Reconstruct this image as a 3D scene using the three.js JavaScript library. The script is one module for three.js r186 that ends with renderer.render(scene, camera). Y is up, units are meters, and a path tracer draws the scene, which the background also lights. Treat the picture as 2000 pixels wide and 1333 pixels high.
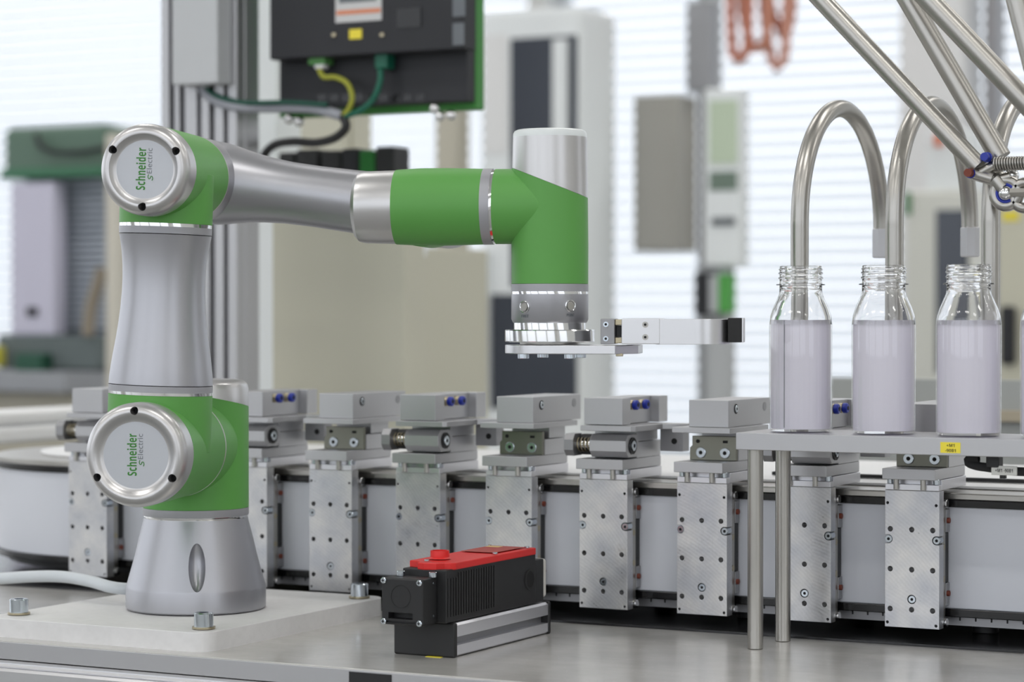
import * as THREE from 'three';
import { RoundedBoxGeometry } from 'three/addons/geometries/RoundedBoxGeometry.js';
import { TextGeometry } from 'three/addons/geometries/TextGeometry.js';
import { FontLoader } from 'three/addons/loaders/FontLoader.js';
import { RectAreaLightUniformsLib } from 'three/addons/lights/RectAreaLightUniformsLib.js';
import * as BGU from 'three/addons/utils/BufferGeometryUtils.js';
import { Brush, Evaluator, SUBTRACTION } from 'three-bvh-csg';

// ---------------------------------------------------------------- camera, sky, lights, exposure
const scene = new THREE.Scene();
const F = 4740, W = 2000, HGT = 1333, YAW = THREE.MathUtils.degToRad(27.8), PITCH = Math.atan(54.5 / F);
const EYE = new THREE.Vector3(1.19247, 0.265, 1.6888);
const FWD = new THREE.Vector3(-Math.sin(YAW) * Math.cos(PITCH), -Math.sin(PITCH), -Math.cos(YAW) * Math.cos(PITCH));
const RIGHT = new THREE.Vector3(Math.cos(YAW), 0, -Math.sin(YAW)), UPV = new THREE.Vector3().crossVectors(RIGHT, FWD);
const camera = new THREE.PerspectiveCamera(2 * Math.atan(HGT / 2 / F) * 180 / Math.PI, W / HGT, 0.05, 60);
camera.position.copy(EYE); camera.lookAt(EYE.clone().add(FWD));
camera.focus = 1.93; camera.userData.fStop = 5.8;
scene.background = new THREE.Color().setRGB(2.35, 2.46, 2.62);      // bright overcast sky outside the hall windows
const renderer = new THREE.WebGLRenderer({ antialias: true });
renderer.toneMapping = THREE.LinearToneMapping; renderer.toneMappingExposure = 0.69;
renderer.shadowMap.enabled = true;
RectAreaLightUniformsLib.init();
const LAMP_POWER = 20;

// pixel of the photograph -> direction -> point on a plane
const ray = (x, y) => FWD.clone().addScaledVector(RIGHT, (x - 1000) / F).addScaledVector(UPV, (666.5 - y) / F);
const hit = (x, y, n, c) => { const d = ray(x, y), N = new THREE.Vector3(...n); return EYE.clone().addScaledVector(d, (c - EYE.dot(N)) / d.dot(N)); };
const onY = (x, y, c) => hit(x, y, [0, 1, 0], c), onZ = (x, y, c) => hit(x, y, [0, 0, 1], c), onX = (x, y, c) => hit(x, y, [1, 0, 0], c);
const zAt = (px, D) => EYE.z + ray(px, 612).z * D;

// ---------------------------------------------------------------- helpers
const names = {};
const numbered = n => { const k = names[n] = (names[n] ?? -1) + 1; return k ? `${n}_${String(k).padStart(3, '0')}` : n; };
let seed = 7; const rnd = () => ((seed = (seed * 1664525 + 1013904223) >>> 0) / 4294967296);
function add(parent, name, geo, mat, label) {
  const m = new THREE.Mesh(geo, mat); m.name = parent === scene ? numbered(name) : name; m.castShadow = m.receiveShadow = true; parent.add(m);
  if (label) m.userData.label = label; return m;
}
function thing(name, label, category, group, pos = [0, 0, 0]) {
  const g = new THREE.Group(); g.name = numbered(name); g.position.set(...pos); scene.add(g);
  g.userData = { label, category }; if (group) g.userData.group = group; return g;
}
const tag = (m, label, category, group) => { Object.assign(m.userData, { label, category }); if (group) m.userData.group = group; return m; };
const struct = (name, geo, mat) => { const m = add(scene, name, geo, mat); m.userData.kind = 'structure'; return m; };
function uvm(g, s = 1) {                                    // uv in metres, by the way each face points
  const p = g.attributes.position, n = g.attributes.normal, u = new Float32Array(p.count * 2);
  for (let i = 0; i < p.count; i++) {
    const ax = Math.abs(n.getX(i)), ay = Math.abs(n.getY(i)), az = Math.abs(n.getZ(i));
    const [a, b] = ax > ay && ax > az ? [p.getZ(i), p.getY(i)] : ay > az ? [p.getX(i), p.getZ(i)] : [p.getX(i), p.getY(i)];
    u[2 * i] = a * s; u[2 * i + 1] = b * s;
  }
  g.setAttribute('uv', new THREE.BufferAttribute(u, 2)); return g;
}
const bx = (x0, x1, y0, y1, z0, z1, r = 0.0004) => {
  const w = Math.abs(x1 - x0), h = Math.abs(y1 - y0), d = Math.abs(z1 - z0), q = Math.min(r, w / 2.01, h / 2.01, d / 2.01);
  const g = q > 0 ? new RoundedBoxGeometry(w, h, d, 2, q) : new THREE.BoxGeometry(w, h, d);
  return uvm(g.translate((x0 + x1) / 2, (y0 + y1) / 2, (z0 + z1) / 2));
};
const plain = (x0, x1, y0, y1, z0, z1) => bx(x0, x1, y0, y1, z0, z1, 0);
const crease = (g, a) => { const k = 1000; g.scale(k, k, k); g = BGU.toCreasedNormals(g, a); g.scale(1 / k, 1 / k, 1 / k); return g; };   // the crease test rounds to centimetres, so it runs on a model in millimetres
const lathe = (pts, seg = 64) => crease(new THREE.LatheGeometry(pts.map(p => new THREE.Vector2(...p)), seg), 0.5);
const cyl = (r, len, axis = 'y', seg = 32, bev = Math.min(r, len) * 0.06) => {       // centred on the origin
  const h = len / 2, g = lathe([[0, -h], [r - bev, -h], [r, -h + bev], [r, h - bev], [r - bev, h], [0, h]], seg);
  if (axis === 'x') g.rotateZ(-Math.PI / 2); if (axis === 'z') g.rotateX(Math.PI / 2); return g;
};
const at = (g, x, y, z) => g.translate(x, y, z);
const tube = (pts, r, seg = 64, rad = 14, closed = false) => new THREE.TubeGeometry(new THREE.CatmullRomCurve3(pts.map(p => Array.isArray(p) ? new THREE.Vector3(...p) : p), closed), seg, r, rad, closed);
const rod = (a, b, r, seg = 20) => { const d = b.clone().sub(a), g = new THREE.CylinderGeometry(r, r, d.length(), seg); g.applyQuaternion(new THREE.Quaternion().setFromUnitVectors(new THREE.Vector3(0, 1, 0), d.clone().normalize())); return g.translate(...a.clone().add(b).multiplyScalar(0.5).toArray()); };
const extr = (shape, depth, bevel = 0.0004, seg = 20) => new THREE.ExtrudeGeometry(shape, { depth: depth - 2 * bevel, bevelEnabled: bevel > 0, bevelThickness: bevel, bevelSize: bevel, bevelOffset: -bevel, bevelSegments: 2, curveSegments: seg });
const poly = pts => new THREE.Shape(pts.map(p => new THREE.Vector2(...p)));
const csg = new Evaluator(); csg.useGroups = false;
const cut = (g, holes) => { let b = new Brush(g); b.updateMatrixWorld(); for (const h of holes) { const k = new Brush(h); k.updateMatrixWorld(); b = csg.evaluate(b, k, SUBTRACTION); } return b.geometry; };
function rings(fns, seg = 64, capA = true, capB = true) {        // loft through closed rings given as angle -> [x, y, z]
  const v = [], idx = [];
  fns.forEach(f => { for (let i = 0; i < seg; i++) v.push(...f(i / seg * Math.PI * 2)); });
  for (let k = 0; k < fns.length - 1; k++) for (let i = 0; i < seg; i++) { const a = k * seg + i, b = k * seg + (i + 1) % seg, c = a + seg, d = b + seg; idx.push(a, c, b, b, c, d); }
  const cap = (k, flip) => { const c = v.length / 3, o = [0, 0, 0]; for (let i = 0; i < seg; i++) for (let j = 0; j < 3; j++) o[j] += v[(k * seg + i) * 3 + j] / seg; v.push(...o); for (let i = 0; i < seg; i++) { const a = k * seg + i, b = k * seg + (i + 1) % seg; flip ? idx.push(c, b, a) : idx.push(c, a, b); } };
  if (capA) cap(0, false); if (capB) cap(fns.length - 1, true);
  let g = new THREE.BufferGeometry(); g.setAttribute('position', new THREE.Float32BufferAttribute(v, 3)); g.setIndex(idx);
  g = crease(g, 0.6); g.setAttribute('uv', new THREE.BufferAttribute(new Float32Array(g.attributes.position.count * 2), 2)); return g;
}

// ---------------------------------------------------------------- materials
function tex(n, fn, srgb = false, rep = 1) {
  const d = new Uint8Array(n * n * 4);
  for (let y = 0; y < n; y++) for (let x = 0; x < n; x++) { const c = fn(x, y), i = (y * n + x) * 4; const a = Array.isArray(c) ? c : [c, c, c]; for (let k = 0; k < 3; k++) d[i + k] = Math.max(0, Math.min(255, a[k])); d[i + 3] = 255; }
  const t = new THREE.DataTexture(d, n, n); t.wrapS = t.wrapT = THREE.RepeatWrapping; t.magFilter = THREE.LinearFilter; t.minFilter = THREE.LinearMipmapLinearFilter; t.generateMipmaps = true;
  if (srgb) t.colorSpace = THREE.SRGBColorSpace; t.repeat.set(rep, rep); t.needsUpdate = true; return t;
}
function fbm(n, cells, oct = 3) {                              // tiling value noise
  const out = new Float32Array(n * n);
  for (let o = 0, amp = 1; o < oct; o++, amp *= 0.5) {
    const c = cells << o, L = Array.from({ length: c * c }, rnd);
    for (let y = 0; y < n; y++) for (let x = 0; x < n; x++) {
      const fx = x / n * c, fy = y / n * c, ix = fx | 0, iy = fy | 0, sx = (t => t * t * (3 - 2 * t))(fx - ix), sy = (t => t * t * (3 - 2 * t))(fy - iy), q = (a, b) => L[(b % c) * c + a % c];
      out[y * n + x] += amp * ((q(ix, iy) * (1 - sx) + q(ix + 1, iy) * sx) * (1 - sy) + (q(ix, iy + 1) * (1 - sx) + q(ix + 1, iy + 1) * sx) * sy - 0.5);
    }
  }
  return out;
}
const N1 = fbm(256, 6, 4), N2 = fbm(256, 40, 2);
// milled plate: slanting cutter marks, stains and scratches
const scr = new Float32Array(512 * 512);
for (let k = 0; k < 260; k++) { let x = rnd() * 512, y = rnd() * 512; const a = rnd() * 6.28, l = 15 + rnd() * 70, s = rnd() < 0.6 ? 1 : -1; for (let i = 0; i < l; i++) { scr[((y | 0) & 511) * 512 + ((x | 0) & 511)] += s * 0.5; x += Math.cos(a); y += Math.sin(a); } }
const n1 = (x, y) => N1[(y & 255) * 256 + (x & 255)], n2 = (x, y) => N2[(y & 255) * 256 + (x & 255)];
const millCol = tex(512, (x, y) => { const st = n1(x >> 1, y >> 1), v = 206 + 20 * st + 6 * n2(x, y) + 5 * scr[y * 512 + x] + 4 * Math.sin(Math.hypot(x + 300, y + 500) * 0.5); return [v + 3 * st, v, v + 2 - 6 * st]; }, true, 9);
const millRough = tex(512, (x, y) => 118 + 34 * n1(x, y) + 14 * n2(x, y) + 5 * scr[y * 512 + x] + 14 * Math.sin(Math.hypot(x + 300, y + 500) * 0.5), false, 9);
const brush = tex(256, (x, y) => 128 + 60 * n2(x >> 4, y) + 30 * n1(x >> 3, y * 3), false, 12);
const grain = tex(256, (x, y) => 128 + 110 * n2(x * 3, y * 3) + 30 * n1(x, y), false, 60);
const tableCol = tex(512, (x, y) => { const s = n1(x, y), d = n2(x * 5 + 3, y * 7); const v = 198 + 6 * s + 2 * n2(x >> 3, y * 2) + (d > 0.62 ? 30 : 0); return [v + 2, v, v - 4]; }, true, 2.2);
const tableRough = tex(512, (x, y) => 54 + 12 * n1(x, y) + 4 * n2(x >> 3, y * 2) + 4 * n2(x, y), false, 2.2);
const plateCol = tex(256, (x, y) => { const v = 224 + 4 * n1(x, y) + 4 * n2(x, y); return [v, v - 1, v - 1]; }, true, 6);

const rgb = (r, g, b) => new THREE.Color().setRGB(r, g, b, THREE.SRGBColorSpace);
const M = (c, rough, metal = 0, x = {}) => new (x.clearcoat || x.transmission || x.sheen ? THREE.MeshPhysicalMaterial : THREE.MeshStandardMaterial)({ color: c, roughness: rough, metalness: metal, ...x });
const mGreen = M(rgb(0.36, 0.62, 0.29), 0.48, 0, { roughnessMap: null });
const mSilver = M(rgb(0.69, 0.69, 0.71), 0.37, 0.85);
const mCap = M(rgb(0.79, 0.785, 0.785), 0.34, 0.85);
const mDish = M(rgb(0.76, 0.77, 0.79), 0.45, 0.7, { bumpMap: grain, bumpScale: 0.00006 });
const mRing = M(rgb(0.66, 0.66, 0.68), 0.45, 0.4);
const mChrome = M(rgb(0.9, 0.9, 0.9), 0.1, 1);
const mZinc = M(rgb(0.80, 0.83, 0.86), 0.18, 1);
const mAlu = M(rgb(0.86, 0.86, 0.87), 0.3, 1, { roughnessMap: null, bumpMap: brush, bumpScale: 0.00001 });
const mAnod = M(rgb(0.74, 0.74, 0.75), 0.42, 0.8);
const mAnodDark = M(rgb(0.62, 0.62, 0.63), 0.42, 0.75);
const mLight = M(rgb(0.88, 0.88, 0.90), 0.3, 0.7);
const mMill = new THREE.MeshStandardMaterial({ color: 0xffffff, map: millCol, roughnessMap: millRough, roughness: 0.85, metalness: 0.8 });
const millOf = k => { const a = millCol.clone(), b = millRough.clone(); for (const t of [a, b]) { t.offset.set(0.37 * k, 0.61 * k); t.needsUpdate = true; } const m = mMill.clone(); m.map = a; m.roughnessMap = b; return m; };
const mMills = [1, 2, 3, 4].map(millOf);
const mSteel = M(rgb(0.70, 0.69, 0.67), 0.33, 1);
const mBracket = M(rgb(0.50, 0.50, 0.46), 0.32, 0.8);
const mBlack = M(rgb(0.12, 0.12, 0.125), 0.5);
const mBlackRough = M(rgb(0.15, 0.15, 0.155), 0.75, 0, { bumpMap: grain, bumpScale: 0.0002 });
const mBlackGloss = M(rgb(0.07, 0.07, 0.075), 0.22);
const mHole = M(rgb(0.06, 0.06, 0.07), 0.7);
const mRed = M(rgb(0.84, 0.13, 0.12), 0.42);
const mPlug = M(rgb(0.47, 0.22, 0.16), 0.6);
const mBlue = M(rgb(0.11, 0.19, 0.62), 0.35);
const mBrass = M(rgb(0.72, 0.68, 0.58), 0.3, 1);
const mWhitePaint = M(rgb(0.93, 0.93, 0.93), 0.4);
const mPanel = M(rgb(0.84, 0.85, 0.88), 0.35);
const mBasePlate = new THREE.MeshStandardMaterial({ color: 0xffffff, map: plateCol, roughness: 0.6, metalness: 0.15 });
const mTable = new THREE.MeshStandardMaterial({ color: 0xffffff, map: tableCol, roughnessMap: tableRough, roughness: 1, metalness: 0.3 });
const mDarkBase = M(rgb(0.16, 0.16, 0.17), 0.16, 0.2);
const mCable = M(rgb(0.80, 0.82, 0.84), 0.4);
const mPET = new THREE.MeshPhysicalMaterial({ color: 0xffffff, roughness: 0.02, transmission: 1, ior: 1.5, thickness: 0 });
const mPETwall = new THREE.MeshPhysicalMaterial({ color: 0xffffff, roughness: 0.02, transmission: 1, ior: 1.5, thickness: 0.001 });
const streak = tex(256, (x, y) => 128 + 70 * n2(x * 2, 7) + 90 * n1(x, 40) + 10 * n1(x, y));
const mPaper = M(rgb(0.93, 0.92, 0.96), 0.45, 0, { bumpMap: streak, bumpScale: 0.0006, transmission: 0.25, thickness: 0 });
const mGlass = new THREE.MeshPhysicalMaterial({ color: 0xffffff, roughness: 0.02, transmission: 1, ior: 1.5, thickness: 0 });
const mYellow = M(rgb(0.93, 0.86, 0.25), 0.5);
const mInk = M(rgb(0.08, 0.08, 0.08), 0.6);
const mLogo = M(rgb(0.20, 0.50, 0.16), 0.5);
const mGreyInk = M(rgb(0.42, 0.44, 0.46), 0.6);
const mCream = M(rgb(0.80, 0.79, 0.72), 0.5);
const mMachine = M(rgb(0.95, 0.965, 0.97), 0.45);
const mGreyBox = M(rgb(0.68, 0.67, 0.64), 0.45);
const mDarkGlass = M(rgb(0.25, 0.27, 0.31), 0.12, 0.1);
const mCharcoal = M(rgb(0.125, 0.13, 0.15), 0.55);
const mWall = M(rgb(0.88, 0.88, 0.87), 0.8);
const mFloor = M(rgb(0.55, 0.55, 0.54), 0.4);
const mFrame = M(rgb(0.75, 0.76, 0.77), 0.45);
const mSlat = M(rgb(0.92, 0.93, 0.94), 0.5, 0, { transmission: 0.4, thickness: 0 });

const loader = new FontLoader();
const fBold = await loader.loadAsync('fonts/droid/droid_sans_bold.typeface.json'), fReg = await loader.loadAsync('fonts/droid/droid_sans_regular.typeface.json');
function text(str, font, size, depth, width) {                   // left end of the base line on the origin
  const g = new TextGeometry(str, { font, size, depth, curveSegments: 5, bevelEnabled: false }); g.computeBoundingBox();
  if (width) g.scale(width / (g.boundingBox.max.x - g.boundingBox.min.x), 1, 1); return g;
}

// ---------------------------------------------------------------- the hall
const R0 = { x0: -7.2, x1: 5.5, y0: -0.9, y1: 3.2, z0: -7, z1: 5.5, t: 0.25 };
struct('floor', plain(R0.x0 - R0.t, R0.x1 + R0.t, R0.y0 - 0.2, R0.y0, R0.z0 - R0.t, R0.z1 + R0.t), mFloor);
struct('ceiling', plain(R0.x0 - R0.t, R0.x1 + R0.t, R0.y1, R0.y1 + 0.2, R0.z0 - R0.t, R0.z1 + R0.t), mWall);
function windowWall(name, axis, c, lo, hi, sill, head, wins, n0) {  // a wall across axis at c with openings
  const s = c < 0 ? -1 : 1, a0 = c, a1 = c + s * R0.t, parts = [];
  const put = (p0, p1, y0, y1) => parts.push(axis === 'z' ? plain(p0, p1, y0, y1, Math.min(a0, a1), Math.max(a0, a1)) : plain(Math.min(a0, a1), Math.max(a0, a1), y0, y1, p0, p1));
  put(lo, hi, R0.y0, sill); put(lo, hi, head, R0.y1);
  let p = lo; for (const [w0, w1] of wins) { put(p, w0, sill, head); p = w1; } put(p, hi, sill, head);
  struct(name, BGU.mergeGeometries(parts), mWall);
  wins.forEach(([w0, w1], k) => {
    const g = new THREE.Group(); g.name = `window_${n0 + k}`; g.userData = { kind: 'structure' }; scene.add(g);
    const B = (p0, p1, y0, y1, q0, q1) => axis === 'z' ? plain(p0, p1, y0, y1, Math.min(c + s * q0, c + s * q1), Math.max(c + s * q0, c + s * q1)) : plain(Math.min(c + s * q0, c + s * q1), Math.max(c + s * q0, c + s * q1), y0, y1, p0, p1);
    const fr = [B(w0, w0 + 0.05, sill, head, 0.1, 0.16), B(w1 - 0.05, w1, sill, head, 0.1, 0.16), B(w0, w1, sill, sill + 0.05, 0.1, 0.16), B(w0, w1, head - 0.05, head, 0.1, 0.16)];
    add(g, 'window_frame', BGU.mergeGeometries(fr), mFrame);
    add(g, 'pane', B(w0 + 0.05, w1 - 0.05, sill + 0.05, head - 0.05, 0.125, 0.13), mGlass);
  });
}
const backWins = [[-7.0, -4.88], [-4.80, -3.32], [-3.24, -1.66], [-1.56, 0.1], [0.2, 1.9]];
windowWall('wall_back', 'z', R0.z0, R0.x0, R0.x1, -0.35, 2.9, backWins, 1);
windowWall('wall_front', 'z', R0.z1, R0.x0, R0.x1, 0.1, 2.7, [[-6, -3.4], [-3.2, -0.6], [-0.4, 2.2], [2.4, 5]], 6);
windowWall('wall_left', 'x', R0.x0, R0.z0, R0.z1, 0.1, 2.7, [[-6, -3.6], [-3.4, -1], [-0.8, 1.6], [1.8, 4.2]], 10);
windowWall('wall_right', 'x', R0.x1, R0.z0, R0.z1, 0.1, 2.7, [[-6, -3.6], [1.8, 4.2]], 14);
// venetian blinds inside the back windows
backWins.forEach(([w0, w1], k) => {
  const g = thing('venetian_blind', ['white venetian blind behind the striped green-topped machine', 'white venetian blind behind the cream cabinet and the screen', 'white venetian blind behind the hanging orange cables and grey box', 'white venetian blind behind the broad white building column', 'white venetian blind in the last back window before bare wall'][k], 'blind', null, [(w0 + w1) / 2, -0.3, R0.z0 - 0.05]);
  const L = w1 - w0 - 0.06, geo = plain(-L / 2, L / 2, -0.0006, 0.0006, -0.026, 0.026).rotateX(0.8);
  for (let y = 0.02; y < 3.1; y += 0.052) add(g, 'slat', geo, mSlat).position.y = y;
  add(g, 'head_rail', plain(-L / 2, L / 2, 3.13, 3.18, -0.02, 0.02), mFrame);
});
// ceiling light panels
for (const [i, x] of [-4.2, -1.4, 1.4, 4.2].entries()) for (const [j, z] of [-4.5, -1.6, 1.3, 4.0].entries()) {
  const g = thing('ceiling_light', 'flat rectangular white ceiling light panel', 'ceiling light', 'ceiling light panels', [x, R0.y1, z]);
  add(g, 'housing', plain(-0.62, 0.62, -0.05, 0, -0.17, 0.17), mFrame);
  add(g, 'diffuser', plain(-0.6, 0.6, -0.056, -0.0501, -0.15, 0.15), new THREE.MeshStandardMaterial({ color: 0xffffff, emissive: new THREE.Color(1, 0.98, 0.95), emissiveIntensity: 4 }));
  const l = new THREE.RectAreaLight(new THREE.Color(1, 0.975, 0.94), LAMP_POWER, 1.2, 0.3); l.position.set(x, R0.y1 - 0.06, z); l.lookAt(x, 0, z); scene.add(l);
}

// ---------------------------------------------------------------- work table
const table = thing('work_table', 'brushed stainless steel work table with aluminium profile edge carrying everything', 'table', null, [0, 0, 0]);
add(table, 'tabletop', bx(-1.3, 1.6, -0.0152, 0, -0.63, 0.1465, 0.0005), mTable);
add(table, 'edge_strip', bx(-1.3, 1.6, -0.0148, -0.0008, 0.1462, 0.1482, 0.0005), mAnod);
{
  const pr = poly([[0, 0], [0.004, 0], [0.004, -0.0025], [0.0065, -0.0025], [0.0075, -0.004], [0.0065, -0.0055], [0.0105, -0.0055], [0.0125, -0.0075], [0.0125, -0.045], [-0.03, -0.045], [-0.03, 0]]);
  add(table, 'edge_profile', extr(pr, 2.9, 0).rotateY(-Math.PI / 2).translate(1.6, -0.0155, 0.145).scale(1, 1, 1), mAlu);
  for (const x of [-1.2, 1.5]) for (const z of [-0.57, 0.09]) add(table, 'leg', bx(x - 0.03, x + 0.03, R0.y0, -0.0157, z - 0.03, z + 0.03, 0.003), mAlu);
  const a = onZ(682, 1310, 0.1482), b = onZ(765, 1312, 0.1482);
  add(table, 'sticker', plain(a.x, b.x, -0.0146, -0.0022, 0.1482, 0.1486), mBlack, 'black rectangular sticker on the table edge');
}
// mounting plate with four bolts
function capScrew(parent, name, r, h, mat, x, y, z, washer = 0) {       // upright socket head screw on (x, y, z)
  const g = new THREE.Group(); g.name = name; g.position.set(x, y, z); parent.add(g);
  const w = washer ? 0.0016 : 0;
  add(g, 'head', lathe([[r * 0.5, w + h * 0.55], [r * 0.5, w + h], [r * 0.9, w + h], [r, w + h * 0.93], [r, w], [0, w]].reverse(), 28), mat);
  add(g, 'socket', at(cyl(r * 0.5, h * 0.1, 'y', 6, 0), 0, w + h * 0.52, 0), mHole);
  if (washer) add(g, 'washer', lathe([[0, 0], [washer, 0], [washer, w], [0, w]], 28), mBrass);
  return g;
}
{
  const g = thing('mounting_plate', 'off-white square metal plate with rounded corners bolted under the robot arm', 'plate', null, [0, 0, 0]);
  const x0 = -0.119, x1 = 0.101, z0 = -0.147, z1 = 0.131, r = 0.016, s = new THREE.Shape();
  s.moveTo(x0 + r, -z1); s.lineTo(x1 - r, -z1); s.absarc(x1 - r, -z1 + r, r, -Math.PI / 2, 0); s.lineTo(x1, -z0 - r); s.absarc(x1 - r, -z0 - r, r, 0, Math.PI / 2); s.lineTo(x0 + r, -z0); s.absarc(x0 + r, -z0 - r, r, Math.PI / 2, Math.PI); s.lineTo(x0, -z1 + r); s.absarc(x0 + r, -z1 + r, r, Math.PI, 1.5 * Math.PI);
  add(g, 'plate', uvm(extr(s, 0.016, 0.0006).rotateX(-Math.PI / 2)), mBasePlate);
  for (const [x, z] of [[-0.1032, 0.1057], [0.0848, 0.1097], [0.0856, -0.1244], [-0.1035, -0.124]]) capScrew(g, 'bolt', 0.0077, 0.011, mZinc, x, 0.016, z, 0.0092);
}

// ---------------------------------------------------------------- robot arm (local x to the wrist, z towards the front discs)
const ROT = THREE.MathUtils.degToRad(20), Uv = new THREE.Vector3(Math.cos(ROT), 0, -Math.sin(ROT)), Av = new THREE.Vector3(-Math.sin(ROT), 0, -Math.cos(ROT));
const onA = (px, py, a) => { const d = ray(px, py), P = EYE.clone().addScaledVector(d, (a - EYE.dot(Av)) / d.dot(Av)); return { u: P.dot(Uv), y: P.y }; };
const robot = thing('robot_arm', 'silver and green jointed robot arm standing on the off-white plate', 'robot arm', null, [0, 0.016, 0]);
robot.rotation.y = ROT;
const rp = (name, geo, mat, label, parent = robot) => add(parent, name, geo.translate(0, parent === robot ? -0.016 : 0, 0), mat, label);
const ZC = 0.112;                                                       // the column stands this far in front of the base axis
{
  let base = lathe([[0, 0.0163], [0.0578, 0.0163], [0.0589, 0.0175], [0.0589, 0.0335], [0.0584, 0.0355], [0.0440, 0.0905], [0.0436, 0.0926], [0, 0.0926]], 96);
  const holes = []; for (let k = 0; k < 4; k++) { const t = 0.28 + k * Math.PI / 2; holes.push(new THREE.SphereGeometry(1, 40, 28).scale(0.0071, 0.0205, 0.0085).rotateX(-0.255).translate(0, 0.0552, 0.0545).rotateY(t)); }
  base = cut(base, holes);
  rp('base', base, mSilver);
  rp('seam_ring', lathe([[0, 0.0926], [0.0436, 0.0926], [0.0440, 0.0936], [0.0440, 0.0948], [0, 0.0948]], 96), mChrome);
  rp('joint_ring', lathe([[0, 0.0948], [0.0442, 0.0948], [0.0445, 0.0955], [0.0445, 0.1011], [0, 0.1011]], 96), mRing);
  // first joint housing and its silver cap with a slanting edge
  const top = (t, y) => [0.0445 * Math.cos(t), y, -0.0445 * Math.sin(t)], sl = t => 0.193 - 0.006 * Math.cos(t) - 0.006 * Math.sin(t);
  rp('shoulder_housing', rings([t => top(t, 0.1013), t => top(t, sl(t))]), mGreen, 'green joint housing');
  const cr = (t, r, y) => [r * Math.cos(t), y, -r * Math.sin(t)];
  rp('shoulder_cap', rings([t => cr(t, 0.0446, sl(t)), t => cr(t, 0.0443, 0.2015), t => cr(t, 0.0432, 0.2055), t => cr(t, 0.0405, 0.2078), t => cr(t, 0.036, 0.209)]), mCap);
  const J2 = 0.155;
  const alongZ = (r, z0, z1, y, x = 0) => at(cyl(r, z1 - z0, 'z', 72, 0.0006), x, y, (z0 + z1) / 2);
  rp('shoulder_stub', alongZ(0.0408, 0, 0.0555, J2), mGreen);
  rp('joint_seam', alongZ(0.0411, 0.0555, 0.0575, J2), mCap);
  const capDisc = (r, flat, hr, angs) => {                                // dished end cap, back on z = 0, looking to +z
    const d = 0.0245, g = lathe([[0, 0], [r, 0], [r, d - 0.0095], [r - 0.0003, d - 0.0072], [r - 0.0011, d - 0.0050], [r - 0.0023, d - 0.0030], [r - 0.0038, d - 0.0014], [r - 0.0054, d - 0.0004], [r - 0.0070, d], [r - 0.0084, d - 0.0003], [flat + 0.0042, d - 0.0013], [flat + 0.0027, d - 0.0028], [flat + 0.0013, d - 0.0041], [flat, d - 0.0047], [flat - 0.0012, d - 0.0049], [0, d - 0.0049]], 96).rotateX(Math.PI / 2);
    return cut(g, angs.map(a => { const q = a * Math.PI / 180; return at(new THREE.CylinderGeometry(0.0032, 0.0032, 0.03, 24).rotateX(Math.PI / 2), hr * Math.cos(q), hr * Math.sin(q), d); }));
  };
  const logo = (parent, z, cx, cy, len) => {                              // lettering, reading upwards
    const g = new THREE.Group(); g.name = 'lettering'; g.position.set(cx, cy, z); g.rotation.z = Math.PI / 2; parent.add(g);
    add(g, 'word', text('Schneider', fBold, len * 0.222, 0.00015, len).translate(-len / 2, 0.0006, 0), mLogo, 'bold green lettering');
    add(g, 'word', text('Electric', fReg, len * 0.12, 0.00015, len * 0.6).translate(-len * 0.11, -0.0044, 0), mGreyInk, 'thin grey lettering');
    const hook = k => tube([[0.0026, 0.0015], [0.0010, 0.0021], [-0.0010, 0.0014], [-0.0008, 0.0003], [0.0006, -0.0002]].map(([x, y]) => [k * x, k * y, 0]), 0.00042, 20, 6);
    const sq = BGU.mergeGeometries([hook(1), hook(-1)]).scale(0.9, 0.9, 0.25).translate(-0.19 * len, -0.0034, 0.0001);
    add(g, 'emblem', sq, mLogo);
  };
  function capOn(parent, r, flat, hr, angs, x, y, z) {
    const g = new THREE.Group(); g.name = 'end_cap'; g.position.set(x, y, z); parent.add(g);
    add(g, 'cap', capDisc(r, flat, hr, angs), mCap);
    add(g, 'face', new THREE.CircleGeometry(flat - 0.0006, 64).translate(0, 0, 0.0245 - 0.00475), mDish);
    for (const a of angs) { const q = a * Math.PI / 180; add(g, 'screw', at(cyl(0.003, 0.002, 'z', 16), hr * Math.cos(q), hr * Math.sin(q), 0.0125), mHole); }
    logo(g, 0.0245 - 0.00474, 0.0012, 0, 0.0325);
  }
  rp('shoulder_front_housing', alongZ(0.0409, 0.0575, 0.1555, J2), mGreen, 'green joint housing');
  capOn(robot, 0.0407, 0.0265, 0.0345, [90, 210, 330], 0, J2 - 0.016, 0.1555);

  // upper arm leans a little to the right
  const up = new THREE.Group(); up.name = 'upper_arm'; up.position.set(0, J2 - 0.016, ZC); up.rotation.z = -0.034; robot.add(up);
  const ua = (name, g, m, l) => add(up, name, g, m, l);
  const yA = py => onA(310, py, -ZC).y - J2;
  ua('lower_collar_housing', at(cyl(0.0413, yA(770), 'y', 96, 0.0004), 0, yA(770) / 2, 0), mGreen);
  ua('seam_ring', lathe([[0.02, yA(770)], [0.0413, yA(770)], [0.0413, yA(764.5)], [0.02, yA(764.5)]], 96), mChrome);
  ua('joint_ring', lathe([[0.02, yA(764.5)], [0.0413, yA(764.5)], [0.0414, yA(752)], [0.02, yA(752)]], 96), mRing);
  const colR = [[750.5, 101], [735, 100], [715, 97.5], [690, 94], [660, 89.2], [630, 85.3], [600, 82.4], [570, 80.6], [545, 80.2], [520, 81], [495, 83.3], [475, 86.2], [459.5, 89.2]];
  ua('column', lathe([[0.02, yA(750.5)], ...colR.map(([y, r]) => [r * 1.943 / F, yA(y)]), [0.02, yA(459.5)]], 96), mSilver);
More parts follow.
